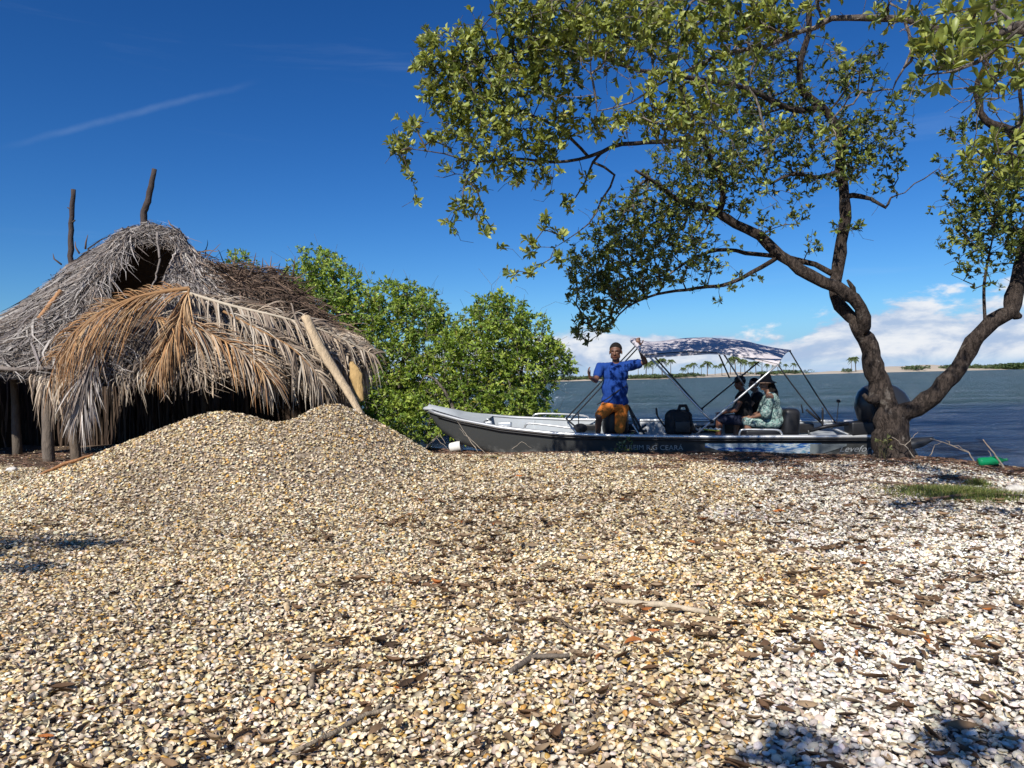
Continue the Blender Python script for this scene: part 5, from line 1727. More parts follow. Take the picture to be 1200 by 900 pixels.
    # the two poles that stick out through the roof
    post([W(86, 330, 13.4), W(83, 300, 13.4), W(83, 262, 13.4), W(86, 222, 13.4)], [0.05, 0.048, 0.043, 0.04], (0.07, 0.055, 0.05), 'roof_pole')
    post([W(170, 285, 12.8), W(168, 252, 12.8), W(174, 232, 12.8), W(181, 198, 12.8)], [0.05, 0.055, 0.05, 0.04], (0.07, 0.055, 0.05), 'roof_pole')
    m = MB()
    m.tube([W(83, 262, 13.4), W(88, 258, 13.35)], [0.02, 0.012], 6, (0.07, 0.055, 0.05)); m.build('pole_stub', M['wood'], root); m = MB(); m.tube([W(84, 246, 13.4), W(79, 243, 13.4)], [0.018, 0.01], 6, (0.07, 0.055, 0.05))
    m.build('pole_stub', M['wood'], root)
    return surf, root


surf, hut_root = build_hut()


def frond(rach, leaf_len, n, cols_, label, stem_r=0.02, down=(0, -0.2, -1.0), width=(0.012, 0.024), seed=1, sides=(-1, 1), stem_col=(0.30, 0.17, 0.08), angle=0.7, sag=0.25, tap=0.35, upper=1.0):
    """a fallen palm leaf: rachis through world points, leaflets both sides"""
    r2 = np.random.default_rng(seed)
    P = [Vector(p) for p in rach]
    fine = []
    m_ = len(P)
    for k in range(m_ - 1):
        p0 = P[max(k - 1, 0)]; p1 = P[k]; p2 = P[k + 1]; p3 = P[min(k + 2, m_ - 1)]
        for q in range(8):
            t = q / 8
            fine.append(0.5 * ((2 * p1) + (p2 - p0) * t + (2 * p0 - 5 * p1 + 4 * p2 - p3) * t * t + (3 * p1 - 3 * p2 + p3 - p0) * t ** 3))
    fine.append(P[-1])
    F_ = np.array([tuple(p) for p in fine])
    root = empty('palm_frond', tuple(F_[0]))
    tag(root, label, 'palm frond', 'dead palm fronds thrown over the hut')
    mb = MB(); mb.tube(F_, np.linspace(stem_r, stem_r * 0.25, len(F_)), 7, stem_col); mb.build('stem', M['thatch'], root)
    mb = MB()
    dn = np.array(down, float); dn /= np.linalg.norm(dn)
    arc = np.linspace(0, 1, len(F_))
    for sgn in sides:
        t = np.sort(r2.uniform(0.04, 1.0, n))
        base = np.stack([np.interp(t, arc, F_[:, a]) for a in range(3)], -1)
        tan = unit(np.stack([np.interp(t, arc, np.gradient(F_[:, a])) for a in range(3)], -1))
        nv = np.array([0, -0.75, 0.66])
        side = unit(np.cross(tan, nv)) * sgn
        L = leaf_len * (upper if sgn > 0 else 1.0) * (0.55 + 0.45 * np.sin(math.pi * np.clip(0.15 + t * 0.8, 0, 1))) * r2.uniform(0.75, 1.1, n)
        d0 = unit(tan * math.cos(angle) + side * math.sin(angle) + r2.normal(0, 0.15, (n, 3)))
        K = 8; q = np.linspace(0, 1, K)[None]
        PP = base[:, None] + d0[:, None] * (L[:, None] * q)[..., None] + dn * (sag * (L[:, None]) * q ** 2.0 * r2.uniform(0.2, 1.8, n)[:, None])[..., None]
        PP += nv * (0.02 + 0.05 * r2.random(n))[:, None, None] * np.sin(q * 3)[..., None]
        T = unit(np.gradient(PP, axis=1))
        S = unit(np.cross(T, nv + 0.6 * r2.normal(size=(n, 1, 3))))
        wd_ = np.array([[0.5, 0.9, 1, 1, 0.9, 0.7, 0.4, 0.08]]) * r2.uniform(*width, n)[:, None]
        C = cols_[r2.integers(0, len(cols_), n)] * r2.uniform(0.7, 1.3, n)[:, None]
        mb.add(*ribbons(PP, wd_, S, C))
    mb.build('leaflets', M['thatch'], root)


dn = (0.0, -0.25, -1.0)
frond([W(222, 338, 11.15), W(185, 343, 11.1), W(150, 352, 11.0), W(115, 368, 10.9), W(85, 392, 10.8), (W(66, 420, 10.75))], 0.92, 210, TH_ORANGE, 'large orange-brown palm frond fanned out below the roof opening', seed=1, upper=0.42, angle=0.78, sag=0.35, stem_r=0.035, width=(0.007, 0.014))
frond([W(222, 338, 11.12), W(215, 362, 11.0), W(208, 380, 10.9), W(196, 405, 10.8), W(186, 430, 10.75)], 0.55, 120, TH_ORANGE, 'orange palm frond hanging straight down over the middle of the eave', seed=2, angle=0.42, sag=0.35, stem_r=0.02, width=(0.010, 0.02))
frond([W(175, 372, 11.1), W(215, 378, 11.0), W(260, 398, 10.9), W(292, 418, 10.8), W(312, 440, 10.75)], 0.60, 130, np.concatenate([TH_ORANGE, TH_TAN]) * 1.05, 'tan and orange palm frond sweeping down to the right of the big one', seed=3, angle=0.5, sag=0.45, stem_r=0.02)
frond([W(215, 342, 11.35), W(270, 358, 11.3), W(330, 372, 11.3), W(385, 390, 11.5), W(440, 417, 11.8)], 0.50, 110, TH_TAN, 'long pale frond along the right roof slope, its stem end jutting out', seed=4, angle=0.8, sag=0.65, stem_r=0.032, stem_col=(0.5, 0.43, 0.33), width=(0.014, 0.03))
frond([W(262, 365, 11.2), W(300, 385, 11.05), W(338, 405, 11.0), W(362, 428, 10.95), W(378, 450, 10.95)], 0.45, 80, TH_TAN * 0.9, 'greyish frond drooping from the eave left of the leaning log', seed=5, angle=0.55, sag=0.5, width=(0.014, 0.028))
frond([W(120, 400, 11.0), W(108, 430, 10.8), W(100, 455, 10.75), W(95, 485, 10.75)], 0.62, 55, TH_GREY * 1.1, 'grey frond hanging down in front of the left post', seed=6, angle=0.35, sag=0.3, width=(0.016, 0.034))


def beam(pts, rads, col, name, label, cat, n=8, squash=0.6, end=None):
    r2 = random.Random(len(label))
    P_ = [Vector(p) for p in pts]; f_ = []; rr = []
    for k in range(len(P_) - 1):
        for q in range(6):
            t = q / 6; f_.append(P_[k].lerp(P_[k + 1], t) + Vector((r2.gauss(0, .004), 0, r2.gauss(0, .004)))); rr.append((rads[k] * (1 - t) + rads[k + 1] * t) * r2.uniform(.95, 1.05))
    f_.append(P_[-1]); rr.append(rads[-1])
    m = MB(); m.tube(f_, rr, n, col, squash=squash)
    o = m.build(name, M['wood']); tag(o, label, cat)


beam([W(358, 372, 10.9), W(378, 412, 10.75), W(402, 450, 10.6), W(424, 486, 10.4)], [0.085, 0.10, 0.085, 0.06], (0.52, 0.40, 0.26), 'log', 'pale stripped log leaning against the right end of the roof', 'log')
beam([W(412, 424, 11.2), W(417, 440, 11.1), W(424, 470, 11.0)], [0.03, 0.10, 0.04], (0.42, 0.28, 0.12), 'palm_sheath', 'curled tan palm sheath beside the top of the leaning log', 'palm sheath', squash=0.4)
beam([W(72, 340, 11.75), W(60, 356, 11.7), W(46, 374, 11.6)], [0.045, 0.06, 0.055], (0.40, 0.22, 0.11), 'log', 'short orange-brown log resting on the grey left roof slope', 'log', squash=0.8)
beam([W(55, 370, 11.65), W(40, 385, 11.55), W(24, 402, 11.5)], [0.03, 0.05, 0.045], (0.30, 0.17, 0.10), 'log', 'thin reddish branch just below the short log on the roof', 'branch', squash=0.8)
beam([W(341, 356, 11.4), W(348, 376, 11.3), W(357, 394, 11.2)], [0.012, 0.018, 0.012], (0.24, 0.19, 0.15), 'stick', 'thin grey stick standing on the roof beside the leaning log', 'stick', squash=1)
p = on_ground(78, 548)
beam([(p.x - .35, p.y, gz(p.x - .35, p.y) + .03), (p.x, p.y - .03, gz(p.x, p.y) + .05), (p.x + .3, p.y + .05, gz(p.x + .3, p.y) + .05)], [0.02, 0.04, 0.02], (0.34, 0.17, 0.08), 'branch', 'orange-brown root piece on the ground at the hut post foot', 'branch')


# ------------------------------------------------------------------ boat
ST = Vector((5.78, 12.30, -0.06))         # stern, keel
BW = Vector((-1.50, 13.85, -0.06))
LB = (BW - ST).length
head = math.atan2(BW.y - ST.y, BW.x - ST.x)
HEEL = R(-6.5)
BM = Matrix.Translation(ST) @ Matrix.Rotation(head, 4, 'Z') @ Matrix.Rotation(HEEL, 4, 'X')
boat = empty('motorboat', ST)
tag(boat, 'long narrow dark aluminium boat with grey inside beached behind the shells', 'boat')


def bp(x, y, z):
    return BM @ Vector((x, y, z))


_bx = np.array([0, 1, 2.5, 4, 5, 6, 6.8, 7.25, LB])
_bb = np.array([0.66, 0.72, 0.76, 0.74, 0.68, 0.52, 0.31, 0.17, 0.10])
_bg = np.array([0.55, 0.56, 0.57, 0.59, 0.62, 0.70, 0.81, 0.90, 0.95])
_bk = np.array([0, 0, 0, 0, 0.02, 0.10, 0.30, 0.55, 0.86])


def hb(x): return float(np.interp(x, _bx, _bb))
def hg(x): return float(np.interp(x, _bx, _bg))
def hk(x): return float(np.interp(x, _bx, _bk))


def hull_side(x, t, off=0.0):
    """port side: t 0 at the chine .. 1 at the gunwale"""
    b = hb(x); g = hg(x); k = hk(x)
    yc = 0.80 * b; zc = k + min(0.07, (g - k) * 0.3)
    return bp(x, yc + (b - yc) * t ** 0.8 + off, zc + (g - zc) * t)


def to3(v): return tuple(v)


xs = np.linspace(0, LB, 60)
G = []
for x in xs:
    row = []
    b = hb(x); g = hg(x); k = hk(x)
    pts = []
    for t in (1, 0.8, 0.6, 0.4, 0.2, 0.0): pts.append((0.80 * b + 0.20 * b * t ** 0.8, k + min(0.07, (g - k) * .3) * (1 - t) + (g - k) * t + 0 * t))
    pts.append((0.4 * b, k + 0.02))
    full = pts + [(0, k)] + [(-y, z) for y, z in reversed(pts)]
    G.append([to3(bp(x, y, z)) for y, z in full])
G = np.array(G)
m, t, bs = new_mat('scuffed_dark_hull_paint')
tcn = nd(t, 'ShaderNodeTexCoord')
nz = noise_tex(t, tcn.outputs['Object'], 5.0, 8.0, 0.7)
nz2 = noise_tex(t, tcn.outputs['Object'], 1.3, 3.0)
sx_ = nd(t, 'ShaderNodeSeparateXYZ'); lk(t, tcn.outputs['Object'], sx_.inputs[0])
low = mth(t, 'SUBTRACT', 1.0, smooth(t, sx_.outputs[2], 0.05, 0.34))       # object z above keel
sc_ = smooth(t, mth(t, 'ADD', mth(t, 'MULTIPLY', nz, 0.8), mth(t, 'MULTIPLY_ADD', low, 0.32, mth(t, 'MULTIPLY', nz2, 0.25))), 0.62, 0.84)
cc_ = mixc(t, sc_, (0.055, 0.058, 0.058), (0.17, 0.172, 0.165))
lk(t, cc_, bs.inputs['Base Color']); bs.inputs['Roughness'].default_value = 0.5
M['hull'] = m
mb = MB(); mb.grid(G)
# transom
tr_ = G[0]
mb.add(np.concatenate([tr_, tr_.mean(0)[None]]), [np.array([(i, i + 1, len(tr_)) for i in range(len(tr_) - 1)])])
mb.build('hull', M['hull'], boat)
# liner
G2 = []
for x in np.linspace(0.04, LB - 0.12, 60):
    b = hb(x) - 0.03; g = hg(x) - 0.004; k = max(hk(x) + 0.05, 0.14)
    k = min(k, g - 0.05)
    def yo(z_):
        tt = max(0.0, min(1.0, (z_ - hk(x)) / max(hg(x) - hk(x), .01)))
        return max(0.02, 0.80 * hb(x) + 0.20 * hb(x) * tt ** 0.8 - 0.05)
    pts = [(b, g), (yo(g - (g - k) * .5), g - (g - k) * .5), (yo(k + .02), k + 0.02), (yo(k) * 0.95, k)]
    full = pts + [(0, k)] + [(-y, z) for y, z in reversed(pts)]
    G2.append([to3(bp(x, y, z)) for y, z in full])
G2 = np.array(G2)
mb = MB(); mb.grid(G2)
mb.add(np.concatenate([G2[0], G2[0].mean(0)[None]]), [np.array([(i, i + 1, len(G2[0])) for i in range(len(G2[0]) - 1)])])
lin = mb.build('hull_lining', M['liner'], boat)
# gunwales: wide rolled edge
for sgn, nm in ((1, 'gunwale'), (-1, 'gunwale')):
    mb = MB(); mb.tube([bp(x, sgn * (hb(x) + 0.008), hg(x) + 0.012) for x in np.linspace(0, LB - 0.02, 60)], 0.033, 10, squash=1.0)
    mb.build(nm, M['alu'], boat)
mb = MB(); mb.tube([bp(0, y, hg(0) + 0.01) for y in np.linspace(-hb(0), hb(0), 6)], 0.028, 8); mb.build('transom_rail', M['alu'], boat)
# dark rub rail just under the gunwale
mb = MB(); mb.tube([bp(x, hb(x) + 0.012, hg(x) - 0.045) for x in np.linspace(0, LB - 0.2, 60)], 0.014, 6); mb.build('rub_rail', M['black'], boat)
# foredeck
G3 = []
for x in np.linspace(6.35, LB + 0.02, 14):
    b = hb(min(x, LB)) - 0.004; g = hg(x) + 0.022 + 0.04 * math.sin(min(1, (x - 6.3)) * 1.5)
    G3.append([to3(bp(x, y * b, g + 0.05 * (1 - y * y) * (x > 6.9))) for y in np.linspace(-1, 1, 9)])
mb = MB(); mb.grid(np.array(G3))
mb.build('foredeck', M['liner'], boat)
# bow nose
mb = MB(); mb.ell(bp(LB - 0.03, 0, hg(LB) + 0.03), (0.17, 0.13, 0.055), Matrix.Rotation(head, 3, 'Z')); mb.ell(bp(LB - 0.30, 0, hg(LB - .3) + 0.07), (0.10, 0.06, 0.035), Matrix.Rotation(head, 3, 'Z'))
mb.build('bow_cap', M['liner'], boat)
# frames inside
for x in (1.2, 2.4, 3.4, 4.3, 5.0, 5.6):
    mb = MB()
    mb.tube([bp(x, -hb(x) + 0.04, hg(x) - 0.02), bp(x, -hb(x) + 0.07, 0.3), bp(x, -hb(x) * .8, 0.17)], 0.018, 5)
    mb.build('hull_frame', M['liner'], boat)
# benches
for x, w_ in ((5.75, 0.35), (4.3, 0.32), (0.55, 0.4)):
    nr_ = 0.32 if x > 5 else 0.18
    mb = MB(); mb.box(bp(x, 0, 0.40), (w_, 2 * hb(x) - nr_, 0.05), Matrix.Rotation(head, 3, 'Z') @ Matrix.Rotation(HEEL, 3, 'X'))
    mb.box(bp(x, 0, 0.27), (w_ * 0.8, 2 * hb(x) - nr_ - 0.20, 0.22), Matrix.Rotation(head, 3, 'Z') @ Matrix.Rotation(HEEL, 3, 'X'))
    mb.build('bench', M['liner'], boat)
# dark fittings inside the far side
for x, dx_, z, h_ in ((4.55, .35, 0.50, .10), (3.95, .5, 0.47, .16), (1.4, 1.5, 0.46, .16), (2.6, .6, .45, .12)):
    mb = MB()
    mb.box(bp(x, -hb(x) + 0.10, z), (dx_, 0.10, h_), Matrix.Rotation(head, 3, 'Z') @ Matrix.Rotation(HEEL, 3, 'X'))
    mb.build('side_locker', M['black'], boat)


def rail(pts, r_, name, mt, par=boat, n=8):
    P = [Vector(p) for p in pts]
    out = []
    for k in range(len(P) - 1):
        p0 = P[max(k - 1, 0)]; p1 = P[k]; p2 = P[k + 1]; p3 = P[min(k + 2, len(P) - 1)]
        for q in range(6):
            tt = q / 6
            out.append(0.5 * ((2 * p1) + (p2 - p0) * tt + (2 * p0 - 5 * p1 + 4 * p2 - p3) * tt * tt + (3 * p1 - 3 * p2 + p3 - p0) * tt ** 3))
    out.append(P[-1])
    m = MB(); m.tube(out, r_, n); return m.build(name, mt, par)


def xat(px, y=0.72, z=0.57):
    """boat station whose near gunwale is seen at px"""
    best = min(np.linspace(-0.3, LB, 400), key=lambda x: abs(proj(bp(x, y, z))[0] - px))
    return float(best)


def proj(p):
    v = p - CP
    d = v.dot(fwd)
    return 600 + FPX * v.dot(c_rt) / d, 450 - FPX * v.dot(c_up) / d


def NW(px, py, y=0.72):
    """point seen at px,py in the boat's lengthwise plane with offset y"""
    d = c_rt * ((px - 600) / FPX) + c_up * ((450 - py) / FPX) + fwd
    o_ = bp(0, y, 0); nrm_ = (bp(0, y + 1, 0) - o_); nrm_.z = 0
    tt = (o_ - CP).dot(nrm_) / d.dot(nrm_)
    return CP + d * tt


for (x0, x1) in ((612, 676), (866, 918)):
    a, b = xat(x0), xat(x1)
    ya, yb = hb(a) - 0.02, hb(b) - 0.02
    d_ = (b - a)
    h = 0.125
    rail([bp(a, ya, hg(a)), bp(a + d_ * .04, ya, hg(a) + h * .75), bp(a + d_ * .12, ya, hg(a) + h), bp(a + d_ * .5, (ya + yb) / 2, (hg(a) + hg(b)) / 2 + h), bp(a + d_ * .86, yb, hg(b) + h * .95), bp(a + d_ * .95, yb, hg(b) + h * .7), bp(b, yb, hg(b))], 0.017, 'grab_rail', M['alu'])
a, b = xat(626, -0.7), xat(690, -0.7)
rail([bp(a, -hb(a), hg(a)), bp(a + (b - a) * .1, -hb(a), hg(a) + .10), bp(a + (b - a) * .9, -hb(b), hg(b) + .10), bp(b, -hb(b), hg(b))], 0.016, 'grab_rail', M['alu'])
# metal box on the near side of the bow
a = xat(587)
mb = MB(); mb.box(bp(a, hb(a) - 0.12, hg(a) + 0.035), (0.24, 0.12, 0.11), Matrix.Rotation(head, 3, 'Z')); mb.build('deck_box', M['alu'], boat)
a = xat(567)
mb = MB(); mb.box(bp(a, hb(a) - 0.10, hg(a) + 0.03), (0.12, 0.06, 0.05), Matrix.Rotation(head, 3, 'Z')); mb.tube([bp(a - .06, hb(a) - .1, hg(a) + .05), bp(a + .02, hb(a) - .1, hg(a) + .10), bp(a + .09, hb(a) - .1, hg(a) + .05)], 0.012, 6)
mb.build('cleat', M['alu'], boat)

# awning
near_e = [(757, 417), (775, 416), (800, 414.5), (830, 412.5), (850, 413), (870, 417), (890, 421), (912, 427)]
far_e = [(744, 398), (766, 399.5), (795, 396.5), (828, 394.5), (852, 396), (880, 400.5), (905, 406), (927, 410)]
G4 = []
for (a, b) in zip(near_e, far_e):
    A = NW(a[0], a[1], 0.70); B = NW(b[0], b[1], -0.62)
    G4.append([A + Vector((0, 0, -0.025)), A] + [A.lerp(B, q) + Vector((0, 0, 0.05 * math.sin(math.pi * q))) for q in (0.2, 0.4, 0.6, 0.8)] + [B, B + Vector((0, 0.01, -0.03))])
G4 = np.array([[tuple(v) for v in r_] for r_ in G4])
# finer grid with sag between the bows
from numpy import interp
us = np.linspace(0, len(G4) - 1, 50)
Gf = np.zeros((50, G4.shape[1], 3))
for j in range(G4.shape[1]):
    for a in range(3): Gf[:, j, a] = interp(us, np.arange(len(G4)), G4[:, j, a])
Gf[:, 1:-1, 2] -= (0.015 * np.abs(np.sin(us * 1.35)))[:, None]
aw = empty('x', (0, 0, 0)); bpy.data.objects.remove(aw)
top_ = MB(); top_.grid(Gf); top_.grid(Gf - np.array([0, 0, 0.012]))
can = top_.build('awning', M['canvas'], boat)
# rolled front corner that the man holds
mb = MB()
mb.tube([NW(744, 398, -0.6), NW(741, 399, -0.2), NW(746, 404, 0.2), NW(756, 416, 0.68)], [0.03, 0.045, 0.04, 0.03], 8, (1, 1, 1)); mb.build('awning_hem', M['canvas'], boat)


def pole(a, ya, b, yb, r_, nm, mt, sag=0.0):
    A = NW(a[0], a[1], ya); B = NW(b[0], b[1], yb)
    pts = [A.lerp(B, q) - Vector((0, 0, sag * math.sin(math.pi * q))) for q in np.linspace(0, 1, 7)]
    m = MB(); m.tube(pts, r_, 8); return m.build(nm, mt, boat)


pole((761, 418), .69, (834, 494), .69, 0.016, 'awning_pole', M['alu'])
pole((766, 417), .60, (822, 480), -.55, 0.014, 'awning_pole', M['black'])
pole((911.5, 427), .69, (816, 509), .69, 0.016, 'awning_pole', M['alu'])
pole((834, 396), -.55, (855, 443), -.6, 0.014, 'awning_pole', M['black'])
pole((847, 413), .62, (872, 452), -.3, 0.014, 'awning_pole', M['alu'])
pole((893, 421), .2, (821, 480), -.6, 0.014, 'awning_pole', M['black'])
pole((757, 416), .69, (912, 427), .69, 0.008, 'awning_pole', M['black'], sag=-0.12)
for q in ((834, 494, .69), (822, 480, -.55)):
    mb = MB()
    mb.ell(NW(q[0], q[1], q[2]), (0.035, 0.03, 0.035))
    mb.build('pole_joint', M['black'], boat)
for (a, ya, b, yb, sg) in (((748, 402), -.3, (663, 491), -.5, 0), ((750, 405), .2, (668, 493), -.3, 0), ((912, 428), .69, (962, 492), .5, 0.03), ((926, 412), -.6, (980, 497), -.5, 0.03)):
    pole(a, ya, b, yb, 0.012, 'strap', M['blackcloth'], sg)
pole((939, 474), .6, (941, 484), .6, 0.012, 'strap', M['blackcloth'])
pole((945, 480), .55, (966, 498), .5, 0.02, 'strap', M['blackcloth'])
pole((965, 497), .6, (998, 511), .66, 0.022, 'stern_brace', M['alu'])
pole((964, 478), .55, (964, 500), .55, 0.016, 'stern_brace', M['black'])
pole((982.5, 472), .1, (980, 500), .1, 0.007, 'stern_light', M['black'])
mb = MB(); mb.ell(NW(982.6, 470, .1), (0.035, 0.035, 0.03)); mb.build('stern_light_cap', M['black'], boat)
pole((769, 478), .3, (770, 487), .3, 0.018, 'lever', M['black']); pole((770, 487), .3, (779, 500), .3, 0.014, 'lever', M['black'])
# props of the front brace
pole((664, 491), -.5, (680, 505), -.1, 0.016, 'awning_foot', M['black'])
pole((678, 483), -.3, (678, 500), -.3, 0.010, 'awning_foot', M['black'])
mb = MB(); mb.ell(NW(680, 502, -.1), (0.13, 0.10, 0.09)); mb.build('rope_coil', M['blackcloth'], boat)


def seat_back(px0, px1, py0, py1, yoff, nm, rec=0.1, mt='black'):
    a = NW(px0, py1, yoff); b = NW(px1, py0, yoff)
    c_ = (a + b) / 2
    w_ = abs(b.x - a.x); h_ = b.z - a.z
    bm = bmesh.new(); bmesh.ops.create_cube(bm, size=1)
    for v in bm.verts: v.co = Vector((v.co.x * w_, v.co.y * 0.42, v.co.z * h_))
    bmesh.ops.bevel(bm, geom=list(bm.edges), offset=min(w_, h_) * 0.3, segments=4, profile=0.5, affect='EDGES')
    bm.transform(Matrix.Translation(c_) @ Matrix.Rotation(rec, 4, 'Y'))
    m = MB(); m.from_bm(bm); return m.build(nm, M[mt], boat)


seat_back(913, 934, 478, 512, .15, 'seat_back', 0.06)
seat_back(868, 920, 502, 512, .15, 'seat_cushion', 0.0)
# dark seat and folding frame behind the standing man
seat_back(706, 736, 478, 512, -.1, 'helm_seat', 0.0)
for (a, b) in (((736, 475), (757, 512)), ((737, 477), (749, 512)), ((757, 498), (737, 512)), ((736, 505), (758, 505))):
    pole(a, .1, b, .15, 0.02, 'folding_frame', M['black'])
pole((741, 497), .35, (750, 511), .35, 0.013, 'folding_frame', M['alu'])
# yellow rope
pole((822, 503), .3, (843, 505), .3, 0.012, 'rope', mat('yellow_rope', (0.45, 0.42, 0.04), 0.7))
mb = MB(); mb.tube([NW(q, 503 + 1.2 * math.sin(q * 1.1), .0) for q in range(815, 846, 3)], 0.02, 6)
mb.build('rope_coil', M['white'], boat)

# lettering and stickers on the near side
def flat_on_hull(x0, x1, t0, t1, name, mt, off=0.004, n=20, col=None, top=None, bot=None):
    m = MB(); G_ = []
    for i in range(n + 1):
        x = x0 + (x1 - x0) * i / n
        a_ = t0 if bot is None else bot(i / n); b_ = t1 if top is None else top(i / n)
        G_.append([to3(hull_side(x, a_ + (b_ - a_) * j / 4, off + 0.002)) for j in range(5)])
    m.grid(np.array(G_)); return m.build(name, mt, boat)


def hull_text(txt, x0, t_mid, size, name, shear=0.0, col=(0.7, 0.72, 0.72)):
    cu = bpy.data.curves.new('tmp', 'FONT'); cu.body = txt; cu.size = size; cu.shear = shear; cu.extrude = 0.0
    ob = bpy.data.objects.new('tmp', cu); COL.objects.link(ob)
    bpy.context.view_layer.update()
    me = bpy.data.meshes.new_from_object(ob.evaluated_get(bpy.context.evaluated_depsgraph_get()))
    bpy.data.objects.remove(ob)
    k = 0
    z0 = None
    for v in me.vertices:
        x = x0 - v.co.x                       # reads from bow side to stern as seen from the beach
        h_ = v.co.y / (hg(x) - hk(x) - 0.07)
        v.co = hull_side(x, t_mid + h_, 0.007)
    me.update(); me.materials.clear()
    m = link(name, me, mat('worn_white_lettering', col, 0.6, var=0.5, vscale=30.0), boat)
    return m


hull_text('CARFIM R.G CEARÁ', xat(724), 0.56, 0.120, 'hull_name', 0.0, (0.45, 0.47, 0.47))
hull_text('Levefort', xat(984), 0.50, 0.15, 'hull_mark', 0.35, (0.42, 0.44, 0.45))
xa, xb = xat(826), xat(970)
LX = xa - xb
m, t, b = new_mat('faded_blue_white_sticker')
tcn = nd(t, 'ShaderNodeTexCoord'); mpn = nd(t, 'ShaderNodeMapping'); mpn.inputs['Scale'].default_value = (2.0, 2.0, 9.0); lk(t, tcn.outputs['Object'], mpn.inputs['Vector'])
nz = noise_tex(t, mpn.outputs[0], 2.2, 4.0, 0.6, 0.8)
lk(t, ramp(t, nz, [(0.34, (0.03, 0.05, 0.30)), (0.42, (0.05, 0.20, 0.45)), (0.47, (0.35, 0.45, 0.55)), (0.54, (0.62, 0.66, 0.68)), (0.62, (0.10, 0.30, 0.45)), (0.72, (0.16, 0.18, 0.20))]), b.inputs['Base Color'])
flat_on_hull(xa, xb + LX * .05, 0.35, 0.80, 'sticker', m, 0.004, top=lambda u: 0.80, bot=lambda u: 0.66 - 0.22 * min(1, u * 3) + 0.02 * math.sin(u * 40))
flat_on_hull(xa - LX * .86, xa - LX * 1.15, 0.30, 0.78, 'sticker_patch', mat('sticker_grey', (0.20, 0.23, 0.24), 0.5, var=0.4, vscale=9), 0.006, top=lambda u: 0.78, bot=lambda u: 0.30 + 0.4 * u)

# outboard motor
mot = MB()
def lathe_blob(mb, secs, M4, n=24, e=2.6):
    """secs: (z, rx, ry, cx) super-elliptic sections"""
    a = np.linspace(0, 2 * math.pi, n, endpoint=False)
    G_ = np.zeros((len(secs), n, 3))
    for i, (z, rx, ry, cx) in enumerate(secs):
        ca, sa = np.cos(a), np.sin(a)
        G_[i, :, 0] = cx + rx * np.sign(ca) * np.abs(ca) ** (2 / e); G_[i, :, 1] = ry * np.sign(sa) * np.abs(sa) ** (2 / e); G_[i, :, 2] = z
    mm = np.array(M4); G_ = G_ @ mm[:3, :3].T + mm[:3, 3]
    mb.grid(G_, (1, 1, 1), closed=True)
    c0 = G_[0].mean(0); c1 = G_[-1].mean(0); k = len(secs)
    mb.add(np.concatenate([G_[-1], c1[None]]), [np.array([(i, (i + 1) % n, n) for i in range(n)])])
    mb.add(np.concatenate([G_[0], c0[None]]), [np.array([((i + 1) % n, i, n) for i in range(n)])])


mc = W(1036, 500, 11.75)
MM = Matrix.Translation(mc) @ Matrix.Rotation(R(-6), 4, 'Z') @ Matrix.Rotation(R(-7), 4, 'Y')
lathe_blob(mot, [(0.0, 0.30, 0.18, 0.02), (0.06, 0.38, 0.21, 0.03), (0.20, 0.41, 0.23, 0.03), (0.36, 0.42, 0.235, 0.02), (0.50, 0.37, 0.22, 0.0), (0.60, 0.29, 0.19, -0.02), (0.67, 0.19, 0.13, -0.03), (0.70, 0.08, 0.06, -0.03)], MM, e=2.4)
mt_ = mot.build('motor_cowling', M['cowl'], boat)
mot = MB()
MM2 = Matrix.Translation(mc) @ Matrix.Rotation(R(-6), 4, 'Z') @ Matrix.Rotation(R(-14), 4, 'Y')
lathe_blob(mot, [(-0.72, 0.16, 0.04, 0.20), (-0.55, 0.18, 0.06, 0.20), (-0.42, 0.17, 0.07, 0.18), (-0.2, 0.20, 0.10, 0.14), (0.02, 0.30, 0.16, 0.04)], MM2)
lathe_blob(mot, [(-0.44, 0.14, 0.10, 0.36), (-0.38, 0.34, 0.13, 0.34), (-0.33, 0.33, 0.12, 0.34), (-0.28, 0.12, 0.05, 0.28)], MM2)
mot.build('motor_leg', M['cowl'], boat)
mot = MB(); mot.box(mc + Vector((-0.40, 0, -0.02)), (0.35, 0.30, 0.22)); mot.tube([mc + Vector((-0.4, 0, .08)), mc + Vector((-0.9, 0.02, 0.02)), mc + Vector((-1.15, 0.1, -.05))], 0.03, 8)
mot.build('motor_bracket', M['black'], boat)
# motor trim stripe
for k in range(1): pass

# backpack on the boat floor
c0 = NW(795, 494, .25)
bk = empty('backpack', (c0.x, c0.y, 0.45))
tag(bk, 'bulky black backpack standing in the middle of the boat', 'backpack')
r2_ = random.Random(3)
bm = bmesh.new(); bmesh.ops.create_cube(bm, size=1); bmesh.ops.subdivide_edges(bm, edges=list(bm.edges), cuts=5, use_grid_fill=True)
for v in bm.verts:
    q = v.co.copy(); l_ = (abs(q.x * 2) ** 4 + abs(q.y * 2) ** 4 + abs(q.z * 2) ** 4) ** .25
    q = q / max(l_, .01)
    n_ = 1 + 0.10 * mnoise.noise(q * 5)
    v.co = Vector((q.x * 0.44 * n_, q.y * 0.30 * n_, q.z * 0.46 * n_)) + c0 + Vector((0, 0, -0.03))
m = MB(); m.from_bm(bm); m.build('bag', M['blackcloth'], bk)
m = MB()
m.tube([c0 + Vector((-.02, -.1, .18)), c0 + Vector((.02, -.05, .27)), c0 + Vector((.12, -.05, .27)), c0 + Vector((.15, -.08, .17))], .03, 8)
m.build('top_handle', M['blackcloth'], bk)
m = MB(); m.box(c0 + Vector((0.03, -.17, -.08)), (0.26, 0.06, 0.20), bev=0.3); m.build('pocket', M['black'], bk)
